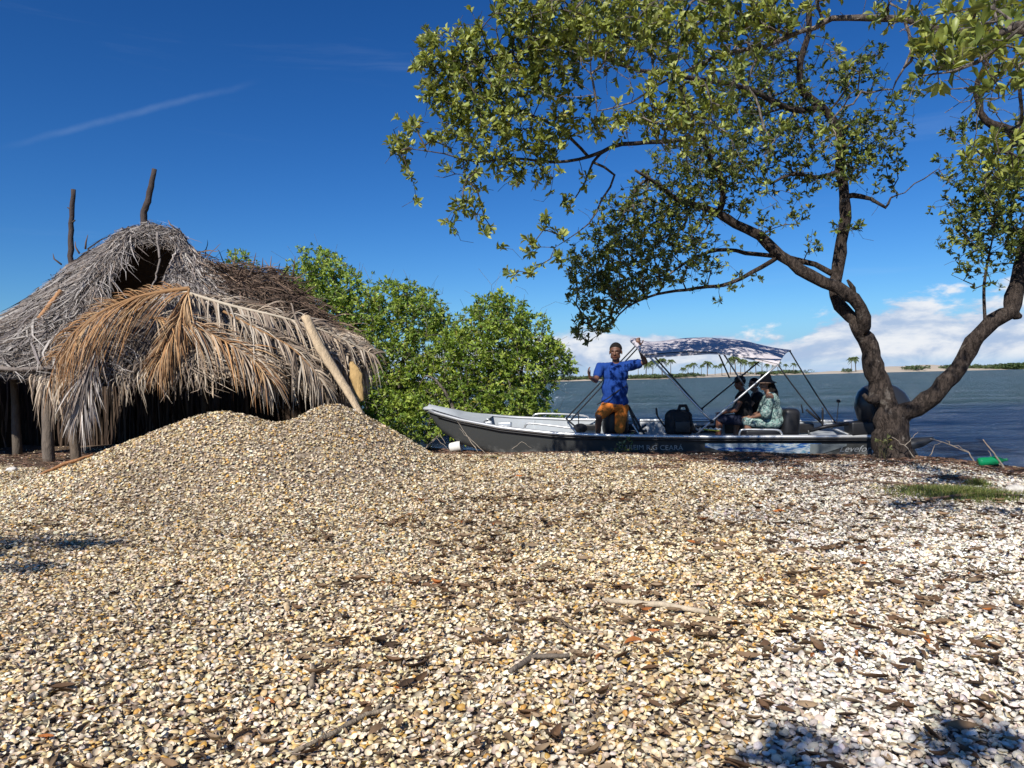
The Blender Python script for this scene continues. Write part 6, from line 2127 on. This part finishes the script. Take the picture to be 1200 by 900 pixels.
m = MB(); m.tube([c0 + Vector((.17, -.15, .12)), c0 + Vector((.20, -.19, -.05)), c0 + Vector((.17, -.15, -.2))], .015, 6); m.build('strap', M['black'], bk)


# ------------------------------------------------------------------ people
def bake(mb, voxel, smooth_it=3, name='m'):
    me = mb.mesh(name)
    ob = bpy.data.objects.new('tmp_bake', me); COL.objects.link(ob)
    a = ob.modifiers.new('r', 'REMESH'); a.mode = 'VOXEL'; a.voxel_size = voxel
    s_ = ob.modifiers.new('s', 'SMOOTH'); s_.iterations = smooth_it; s_.factor = 0.5
    bpy.context.view_layer.update()
    out = bpy.data.meshes.new_from_object(ob.evaluated_get(bpy.context.evaluated_depsgraph_get()))
    bpy.data.objects.remove(ob)
    n = len(out.vertices)
    co = np.zeros(n * 3, np.float32); out.vertices.foreach_get('co', co)
    out.polygons.foreach_set('use_smooth', np.ones(len(out.polygons), bool))
    return out, co.reshape(-1, 3).astype(float)


def paint(me, col):
    for ca in list(me.color_attributes): me.color_attributes.remove(ca)
    ca = me.color_attributes.new('Col', 'FLOAT_COLOR', 'POINT')
    c4 = np.ones((len(me.vertices), 4), np.float32); c4[:, :3] = col
    ca.data.foreach_set('color', c4.ravel())
    me.materials.clear()


def hand(mb, wrist, dirv, palm_n, curl, L=0.185, thumb_side=1):
    """palm plus five jointed fingers; curl in radians per joint"""
    d = Vector(dirv).normalized(); n = Vector(palm_n).normalized(); n = (n - d * n.dot(d)).normalized()
    s = d.cross(n).normalized() * thumb_side
    w = Vector(wrist)
    pl = L * 0.50
    for q in (-1.5, -0.5, 0.5, 1.5):
        mb.capsule(w + s * q * 0.010 + d * 0.01, 0.017, w + d * pl + s * q * 0.020, 0.0125)
    fl = (0.36, 0.42, 0.46, 0.41)      # little .. index
    for k, q in enumerate((-1.5, -0.5, 0.5, 1.5)):
        p = w + d * pl + s * q * 0.021; dd = d.copy()
        seg = L * fl[k] / 2.3
        for j, f_ in enumerate((1.0, 0.75, 0.6)):
            dd = (Matrix.Rotation(curl * (0.6 if j == 0 else 1.0), 3, s * thumb_side) @ dd).normalized()
            p2 = p + dd * seg * f_
            mb.capsule(p, 0.0095 - j * 0.0006, p2, 0.009 - j * 0.0008, n=10)
            p = p2
    # thumb from the side near the wrist
    p = w + d * 0.025 + s * 0.024; dd = (d * 0.55 + s * 0.8 + n * 0.15).normalized()
    for f_ in (0.042, 0.032, 0.026):
        p2 = p + dd * f_; mb.capsule(p, 0.012, p2, 0.0105, n=10); p = p2; dd = (dd * 0.8 + d * 0.45 - n * 0.0).normalized()


def head_shape(mb, c, face, up, s=1.0, chin=0.0):
    """c centre of the skull; face direction; up"""
    f = Vector(face).normalized(); u = Vector(up).normalized(); u = (u - f * u.dot(f)).normalized(); r_ = f.cross(u)
    Rm = Matrix((r_, f, u)).transposed()
    c = Vector(c)
    at = lambda x, y, z: c + (r_ * x + f * y + u * z) * s
    mb.ell(at(0, -0.012, 0.025), (0.077 * s, 0.095 * s, 0.092 * s), Rm, n=20)          # skull
    mb.ell(at(0, 0.030, -0.035), (0.060 * s, 0.062 * s, 0.075 * s), Rm, n=16)          # face
    mb.ell(at(0, 0.055, -0.085), (0.034 * s, 0.030 * s, 0.025 * s), Rm)                # chin
    mb.ell(at(0.042, 0.030, -0.060), (0.022 * s, 0.035 * s, 0.032 * s), Rm); mb.ell(at(-0.042, 0.030, -0.060), (0.022 * s, 0.035 * s, 0.032 * s), Rm)
    mb.capsule(at(0, 0.088, 0.005), 0.008 * s, at(0, 0.108, -0.030), 0.013 * s)        # nose
    mb.ell(at(0.012, 0.096, -0.033), (0.009 * s, 0.010 * s, 0.008 * s), Rm); mb.ell(at(-0.012, 0.096, -0.033), (0.009 * s, 0.010 * s, 0.008 * s), Rm)
    mb.ell(at(0, 0.088, -0.057), (0.024 * s, 0.010 * s, 0.006 * s), Rm); mb.ell(at(0, 0.087, -0.067), (0.021 * s, 0.010 * s, 0.007 * s), Rm)
    mb.ell(at(0, 0.080, 0.018), (0.048 * s, 0.014 * s, 0.010 * s), Rm)                 # brow
    for q in (-1, 1):
        mb.ell(at(q * 0.079, -0.008, -0.012), (0.008 * s, 0.017 * s, 0.030 * s), Rm)
        mb.ell(at(q * 0.031, 0.072, -0.015), (0.020 * s, 0.014 * s, 0.013 * s), Rm)
    return at, Rm


def skin_cols(co, at, base, s=1.0, beard=None):
    col = np.tile(np.array(base), (len(co), 1))
    def dot(p, r_, c_, asp=(1, 1, 1)):
        d = np.linalg.norm(co - np.array(p), axis=1)
        m_ = d < r_ * s
        col[m_] = c_
    for q in (-1, 1):
        dot(at(q * 0.031, 0.085, -0.012), 0.0095, np.array(base) * 1.15); dot(at(q * 0.031, 0.088, -0.012), 0.007, (0.01, 0.008, 0.008))
        for k in range(4): dot(at(q * (0.018 + k * 0.009), 0.088 - 0.002 * k, 0.017), 0.0075, (0.015, 0.012, 0.010))
    for k in range(-2, 3): dot(at(k * 0.009, 0.096, -0.062), 0.008, np.array(base) * np.array([1.0, 0.65, 0.65]))
    return col


def wrinkle(co, amp, sc_):
    f = np.array([mnoise.noise(Vector(p) * sc_) + 0.5 * mnoise.noise(Vector((p[0] * 2.2, p[1] * 2.2, p[2])) * sc_ * 2) for p in co])
    return f * amp


def cloth_mesh(mb, voxel, colr, amp=0.008, sc_=9.0, name='shirt', pattern=None, it=3):
    me, co = bake(mb, voxel, it)
    n = np.zeros(len(co) * 3, np.float32); me.vertices.foreach_get('normal', n); n = n.reshape(-1, 3)
    co2 = co + n * wrinkle(co, amp, sc_)[:, None]
    me.vertices.foreach_set('co', co2.astype(np.float32).ravel())
    col = np.tile(np.array(colr, float), (len(co), 1))
    if pattern: col = pattern(co, col)
    paint(me, col); me.update()
    return me


def standing_man():
    Y = 12.95
    sh_l = W(703.5, 431, Y); sh_r = W(740.5, 428.5, Y + .02)          # image left, image right
    neck = W(722, 424.5, Y); headc = W(721.5, 412.0, Y - .03)
    chest = W(721.5, 439.5, Y); belly = W(720.5, 460, Y - .02); hip = W(720, 474, Y)
    hl = W(712, 477, Y - .02); hr = W(729, 478, Y + .02)
    knee_l = W(702, 488, Y - .22); foot_l = W(700, 517, Y - .02)
    knee_r = W(726, 504, Y + .03); foot_r = W(727, 536, Y + .12)
    el_l = W(698, 446, Y - .22); wr_l = W(691.5, 442.5, Y - .44)
    el_r = W(756, 424, Y - .06); wr_r = W(748.5, 406, Y - .05)
    mb = MB()
    at, Rm = head_shape(mb, headc, (-0.30, -1, -0.10), (0.02, 0, 1), 1.34)
    mb.capsule(headc + Vector((0, .02, -.06)), 0.060, neck + Vector((0, 0, -0.03)), 0.066)
    mb.ell(chest, (0.20, 0.125, 0.20)); mb.ell(belly, (0.175, 0.130, 0.16)); mb.ell(hip, (0.17, 0.125, 0.12))
    mb.capsule(sh_l, 0.070, sh_r, 0.070)
    for a, b, c_ in ((sh_l, el_l, wr_l), (sh_r, el_r, wr_r)):
        mb.capsule(a, 0.062, b, 0.046); mb.capsule(b, 0.046, c_, 0.030)
        mb.ell(b.lerp(c_, .3), (0.046, 0.046, 0.046))
    for a, b, c_ in ((hl, knee_l, foot_l), (hr, knee_r, foot_r)):
        mb.capsule(a, 0.095, b, 0.062); mb.capsule(b, 0.062, c_, 0.040)
        mb.ell(b.lerp(c_, .3) + Vector((0, .02, 0)), (0.062, 0.062, 0.09))
        mb.capsule(c_, 0.042, c_ + Vector((-0.03, -0.17, -0.05)), 0.032)
    hand(mb, wr_l, (-0.30, -0.35, 0.85), (0.9, -0.3, 0.1), 0.45, L=0.215, thumb_side=1)
    hand(mb, wr_r, (-0.10, -0.05, 1.0), (0.2, 0.9, 0.0), 0.85, L=0.21, thumb_side=-1)
    me, co = bake(mb, 0.0075, 2)
    paint(me, skin_cols(co, at, (0.15, 0.070, 0.042), 1.34))
    o = link('person', me, M['skin'])
    tag(o, 'man in blue t-shirt and orange shorts standing in the boat, gripping the awning', 'person', 'people in the boat')
    # short hair
    mb = MB()
    mb.ell(at(0, -0.018, 0.028), (0.083 * 1.34, 0.100 * 1.34, 0.093 * 1.34), Rm, n=20)
    hm, hc = bake(mb, 0.007, 1)
    f = (at(0, 1, 0) - at(0, 0, 0)).normalized(); u = (at(0, 0, 1) - at(0, 0, 0)).normalized()
    rel = hc - np.array(at(0, 0, 0)); fz = rel @ np.array(f); uz = rel @ np.array(u)
    inn = (uz < 0.030 + np.maximum(fz, 0) * 0.55)
    hc[inn] = hc[inn] + (np.array(at(0, -0.01, 0.02)) - hc[inn]) * 0.35
    hm.vertices.foreach_set('co', hc.astype(np.float32).ravel()); paint(hm, np.tile([0.012, 0.010, 0.009], (len(hc), 1)))
    link('hair', hm, M['cloth'], None).parent = o
    # t-shirt
    mb = MB()
    mb.ell(chest + Vector((0, 0, .02)), (0.225, 0.150, 0.20)); mb.ell(belly, (0.205, 0.160, 0.20)); mb.capsule(W(714, 469, Y), 0.135, W(727, 469.5, Y), 0.135)
    mb.ell(W(720.5, 455, Y), (0.235, 0.17, 0.26))
    mb.capsule(sh_l, 0.088, sh_r, 0.088); mb.capsule(neck + Vector((-0.06, 0, -.05)), 0.065, neck + Vector((.06, 0, -.05)), 0.065)
    mb.capsule(sh_l, 0.088, sh_l.lerp(el_l, 0.55), 0.078); mb.capsule(sh_r, 0.088, sh_r.lerp(el_r, 0.50), 0.080)
    cm = cloth_mesh(mb, 0.011, (0.012, 0.050, 0.24), 0.016, 7.0)
    link('t_shirt', cm, M['cloth'], None).parent = o
    # shorts
    mb = MB()
    mb.capsule(W(713.5, 474, Y), 0.125, W(727, 474.5, Y), 0.125)
    mb.capsule(hl, 0.125, hl.lerp(knee_l, 0.86), 0.088); mb.capsule(hr, 0.118, hr.lerp(knee_r, 0.97), 0.090)
    cm = cloth_mesh(mb, 0.011, (0.66, 0.20, 0.035), 0.010, 10.0)
    link('shorts', cm, M['cloth'], None).parent = o
    # bag strap across the belly
    mb = MB(); mb.tube([W(734, 452, Y - .10), W(724, 458, Y - .19), W(712, 467, Y - .19), W(700, 474, Y - .12)], 0.009, 6)
    link('waist_strap', mb.mesh('strap'), M['blackcloth'], None).parent = o


standing_man()


def seated(base, scale, lab, skin, top_col, leg_col, hat=None, hair_long=False, face=(-1, -0.25, -0.05), lean=0.10, pattern=None, sleeves=0.35, arms='lap', hair_col=(0.012, 0.01, 0.009), body_w=1.0):
    """base = seat point (hip); sits facing the bow"""
    B = Vector(base); s = scale
    fx = Vector((-0.98, 0.2, 0)).normalized(); fy = Vector((-fx.y, fx.x, 0)); uz = Vector((0, 0, 1))
    L = lambda x, y, z: B + (fx * x + fy * y + uz * z) * s          # x forward, y to the far... side, z up
    hip = L(0, 0, 0.09); chest = L(lean * 0.6, 0, 0.40); neck = L(lean, 0, 0.58)
    headc = L(lean + 0.05, 0, 0.73)
    mb = MB()
    at, Rm = head_shape(mb, headc, face, (0.05, 0, 1), s)
    mb.capsule(headc + Vector((0, 0, -.05)), 0.050 * s, neck, 0.058 * s)
    mb.ell(chest, (0.12 * s, 0.18 * s * body_w, 0.20 * s), Matrix.Rotation(math.atan2(fx.y, fx.x), 3, 'Z'))
    mb.ell(L(lean * .3, 0, 0.22), (0.13 * s, 0.165 * s * body_w, 0.17 * s), Matrix.Rotation(math.atan2(fx.y, fx.x), 3, 'Z'))
    mb.ell(hip, (0.15 * s, 0.18 * s, 0.12 * s), Matrix.Rotation(math.atan2(fx.y, fx.x), 3, 'Z'))
    shl, shr = L(lean, 0.18 * body_w, 0.51), L(lean, -0.18 * body_w, 0.51)
    mb.capsule(shl, 0.060 * s, shr, 0.060 * s)
    pts = []
    for sg, sh in ((1, shl), (-1, shr)):
        if arms == 'lap': el = L(lean + 0.08, sg * 0.24, 0.24); wr = L(lean + 0.30, sg * 0.12, 0.17)
        elif arms == 'phone': el = L(lean + 0.14, sg * 0.22, 0.25); wr = L(lean + 0.34, sg * 0.07, 0.20)
        elif sg == 1: el = L(lean + 0.16, sg * 0.24, 0.32); wr = L(lean + 0.05, sg * 0.10, 0.57)
        else: el = L(lean + 0.08, sg * 0.24, 0.24); wr = L(lean + 0.30, sg * 0.12, 0.17)
        pts.append((sh, el, wr))
        mb.capsule(sh, 0.052 * s, el, 0.040 * s); mb.capsule(el, 0.041 * s, wr, 0.027 * s); mb.ell(el.lerp(wr, .3), (0.04 * s,) * 3)
        d = (wr - el).normalized()
        hand(mb, wr, d, (0.1 * sg, 0.2, -1), 0.5, L=0.175 * s, thumb_side=sg)
    legs = []
    for sg in (1, -1):
        h_ = L(0, sg * 0.09, 0.07); k_ = L(0.44, sg * 0.12, 0.09); f_ = L(0.46, sg * 0.12, -0.33)
        legs.append((h_, k_, f_))
        mb.capsule(h_, 0.088 * s, k_, 0.058 * s); mb.capsule(k_, 0.057 * s, f_, 0.038 * s); mb.ell(k_.lerp(f_, .3) - fx * .01, (0.055 * s, 0.055 * s, 0.09 * s))
        mb.capsule(f_, 0.038 * s, f_ + fx * 0.16 * s - uz * 0.03, 0.03 * s)
    me, co = bake(mb, 0.0085, 2)
    paint(me, skin_cols(co, at, skin, s))
    o = link('person', me, M['skin'])
    tag(o, lab, 'person', 'people in the boat')
    # top
    mb = MB(); Rz = Matrix.Rotation(math.atan2(fx.y, fx.x), 3, 'Z')
    mb.ell(chest, (0.145 * s, 0.205 * s * body_w, 0.20 * s), Rz); mb.ell(L(lean * .3, 0, 0.22), (0.16 * s, 0.195 * s * body_w, 0.20 * s), Rz); mb.ell(L(0, 0, 0.11), (0.17 * s, 0.20 * s, 0.12 * s), Rz)
    if hair_long:
        mb.capsule(L(lean, .12, .46), .07 * s, L(lean, -.12, .46), .07 * s)
        for sh, el, wr in pts:       # loose wide sleeves below bare shoulders
            mb.capsule(sh.lerp(el, 0.30), 0.075 * s, sh.lerp(el, 1.0), 0.085 * s)
    else:
        mb.capsule(shl, 0.074 * s, shr, 0.074 * s)
        for sh, el, wr in pts: mb.capsule(sh, 0.072 * s, sh.lerp(el, sleeves), 0.064 * s)
    cm = cloth_mesh(mb, 0.011, top_col, 0.012, 9.0, pattern=pattern)
    link('dress' if hair_long else 't_shirt', cm, M['cloth'], None).parent = o
    mb = MB()
    for h_, k_, f_ in legs: mb.capsule(h_, 0.108 * s, h_.lerp(k_, 0.95), 0.078 * s)
    mb.capsule(legs[0][0], .11 * s, legs[1][0], .11 * s)
    if hair_long: mb.capsule(legs[0][1], .08 * s, legs[1][1], .08 * s); mb.capsule(legs[0][0].lerp(legs[0][1], .5), .09 * s, legs[1][0].lerp(legs[1][1], .5), .09 * s)
    cm = cloth_mesh(mb, 0.011, leg_col, 0.008, 10.0, pattern=pattern if hair_long else None)
    link('skirt' if hair_long else 'shorts', cm, M['cloth'], None).parent = o
    # hair
    mb = MB()
    mb.ell(at(0, -0.025, 0.035), (0.088 * s, 0.100 * s, 0.092 * s), Rm, n=20)
    if hair_long:
        for q in (-0.03, 0.0, 0.03):
            mb.capsule(at(q, -0.085, 0.0), 0.050 * s, at(q * 2.2, -0.12, -0.16), 0.050 * s); mb.capsule(at(q * 2.2, -0.12, -0.16), 0.048 * s, at(q * 2.4, -0.15, -0.33), 0.025 * s)
        mb.capsule(at(0.07, -0.03, 0.0), 0.025 * s, at(0.08, -0.05, -0.15), 0.03 * s)
        mb.capsule(at(-0.07, -0.03, 0.0), 0.025 * s, at(-0.08, -0.05, -0.15), 0.03 * s)
    hm, hc = bake(mb, 0.008, 1)
    f = (at(0, 1, 0) - at(0, 0, 0)).normalized(); u = (at(0, 0, 1) - at(0, 0, 0)).normalized()
    rel = hc - np.array(at(0, 0, 0)); fz = rel @ np.array(f); uz_ = rel @ np.array(u)
    inn = (uz_ < 0.03 + np.maximum(fz, 0) * 0.55) & (fz > -0.03) & (uz_ > -0.10 * s)
    hc[inn] += (np.array(at(0, -0.02, 0.02)) - hc[inn]) * 0.35
    hm.vertices.foreach_set('co', hc.astype(np.float32).ravel()); paint(hm, np.tile(hair_col, (len(hc), 1)))
    link('hair', hm, M['cloth'], None).parent = o
    if hat == 'cap':
        mb = MB(); mb.ell(at(0, -0.018, 0.060), (0.090 * s, 0.105 * s, 0.075 * s), Rm, n=20)
        G_ = []
        for a_ in np.linspace(-1, 1, 9):
            G_.append([to3(at(0.082 * a_ * (1 - .15 * q), 0.070 + (0.075 * (1 - a_ * a_ * .8)) * q, 0.050 - 0.012 * q - 0.012 * a_ * a_)) for q in (0, .5, 1)])
        mb.grid(np.array(G_)); mb.grid(np.array(G_) - np.array([0, 0, 0.006]))
        link('cap', mb.mesh('cap'), M['black'], None).parent = o
    if hat == 'sun':
        mb = MB()
        prof = [(0.001, 0.165), (0.05, 0.162), (0.082, 0.140), (0.094, 0.075), (0.100, 0.045), (0.135, 0.030), (0.175, 0.012), (0.172, 0.004), (0.13, 0.020), (0.092, 0.035)]
        M4 = Matrix.Translation(at(0, -0.012, 0.0)) @ Rm.to_4x4() @ Matrix.Rotation(R(6), 4, 'X') @ Matrix.Scale(s, 4)
        lathe(mb, prof, 28, M4, (0.11, 0.075, 0.06))
        link('sun_hat', mb.mesh('hat'), M['cloth'], None).parent = o
    return o, pts


def leafy(co, col):
    f = np.array([mnoise.noise(Vector(p) * 26) for p in co]); g = np.array([mnoise.noise(Vector(p) * 55 + Vector((7, 0, 0))) for p in co])
    dark = np.array([0.07, 0.12, 0.12]); lt = np.array([0.20, 0.32, 0.29]); wt = np.array([0.40, 0.47, 0.44])
    c = np.where((f > 0.05)[:, None], lt, dark); c = np.where((g > 0.22)[:, None], wt, c)
    return c


def hip_at(px, py_top, yoff, s):
    """seat point so that the skull top lands at px,py_top"""
    t_ = NW(px, py_top, yoff)
    return Vector((t_.x + 0.14 * s, t_.y, t_.z - 0.85 * s))


seated(hip_at(897, 441, .22, 1.0), 1.0, 'woman in brown sun hat and green-white leafy dress seated nearest the rail', (0.24, 0.125, 0.08), (0.2, 0.3, 0.28), (0.2, 0.3, 0.28), hat='sun', hair_long=True, pattern=leafy, arms='lap', face=(-1, -0.12, -0.12), lean=0.09, body_w=1.1)
seated(hip_at(862, 441, -.30, .98), 0.98, 'man in black top and dark cap seated in front of the woman in the hat', (0.20, 0.085, 0.05), (0.012, 0.012, 0.014), (0.02, 0.025, 0.05), hat='cap', arms='phone', face=(-1, -0.35, -0.15), lean=0.02, sleeves=0.3)
seated(hip_at(881, 443, -.52, .95), 0.95, 'person in dark clothes half hidden between the capped man and the hatted woman', (0.26, 0.14, 0.09), (0.02, 0.02, 0.022), (0.02, 0.02, 0.03), arms='face', face=(-0.9, -0.45, 0.0), lean=0.06)


# ------------------------------------------------------------------ bits of plants by the waterline
def twigs(paths, label, name='dead_branch', col=(0.34, 0.29, 0.23), cat='dead branch', leaves=None):
    mb = MB()
    for pts, r_ in paths:
        P = [Vector(p) for p in pts]; f_ = []
        for k in range(len(P) - 1):
            for q in range(4): f_.append(P[k].lerp(P[k + 1], q / 4) + Vector([random.gauss(0, .006) for _ in range(3)]))
        f_.append(P[-1]); mb.tube(f_, np.linspace(r_, r_ * 0.35, len(f_)), 5, col)
    b = Vector(paths[0][0][0])
    o = mb.build(name, M['wood']); tag(o, label, cat)
    return o


twigs([([W(1180, 556, 9.8), W(1168, 535, 9.8), W(1152, 515, 9.8)], .016), ([W(1172, 545, 9.8), W(1162, 538, 9.9), W(1158, 528, 9.9)], .008)], 'bare grey stick poking up over the green bottle')
twigs([([W(1145, 548, 10.3), W(1135, 530, 10.3), W(1110, 520, 10.4), W(1090, 514, 10.4)], .010), ([W(1112, 521, 10.4), W(1114, 518, 10.4), W(1108, 516, 10.4)], .007), ([W(1090, 535, 10.4), W(1096, 522, 10.4), W(1104, 518, 10.4)], .006), ([W(1135, 530, 10.3), W(1126, 524, 10.3), W(1118, 522, 10.3)], .006)], 'thin dry branch arching over the water between tree and bottle')
twigs([([W(1072, 536, 10.35), W(1060, 522, 10.35), W(1045, 512, 10.35)], .009), ([W(1060, 522, 10.35), W(1070, 512, 10.4), W(1076, 506, 10.4)], .006)], 'small bare twig against the foot of the forked tree')
twigs([([W(560, 530, 12.6), W(545, 508, 12.8), W(536, 494, 12.9)], .008), ([W(570, 532, 12.6), W(552, 516, 12.7), W(538, 502, 12.9)], .007)], 'dry stems standing in front of the bow')
twigs([([W(600, 526, 12.5), W(612, 518, 12.5), W(625, 526, 12.5)], .006)], 'small arched dry twig on the wrack line below the grab rail')
twigs([([W(498, 526, 13.2), W(508, 516, 13.3), W(515, 508, 13.4), W(522, 520, 13.3)], .010), ([W(500, 522, 13.2), W(512, 514, 13.3), W(528, 530, 13.1)], .007)], 'tangled pale roots at the water left of the bow')


def leafy_plant(px, py, Y, n, r_, label, L=0.05):
    r2 = np.random.default_rng(int(px))
    c_ = np.array(W(px, py, Y))
    root = empty('small_plant', (c_[0], c_[1], gz(c_[0], c_[1])))
    tag(root, label, 'plant')
    tips = c_ + r2.normal(0, r_, (n, 3)) * np.array([1, .7, .8])
    mb = MB()
    for t_ in tips:
        b_ = np.array([c_[0] + r2.normal(0, .03), c_[1], gz(c_[0], c_[1])])
        mb.tube([b_, (b_ + t_) / 2 + np.array([0, 0, .02]), t_], [0.004, .003, .002], 4, (0.14, 0.12, 0.06))
    mb.build('stems', M['wood'], root)
    mb = MB(); D = tips - c_ + np.array([0, 0, .1]); mb.add(*whorls(tips, D, np.full(n, L), 6, np.array([[0.16, 0.22, 0.06], [0.26, 0.28, 0.12]]), r2)); mb.build('leaves', M['leaf'], root)


leafy_plant(728, 519, 12.2, 16, 0.10, 'small pale green plant in front of the hull lettering', 0.06)
leafy_plant(1035, 518, 10.42, 8, 0.07, 'green shoots growing on the left side of the forked trunk', 0.06)
leafy_plant(490, 516, 13.6, 14, 0.12, 'low green sprout at the water beside the pale roots', 0.06)
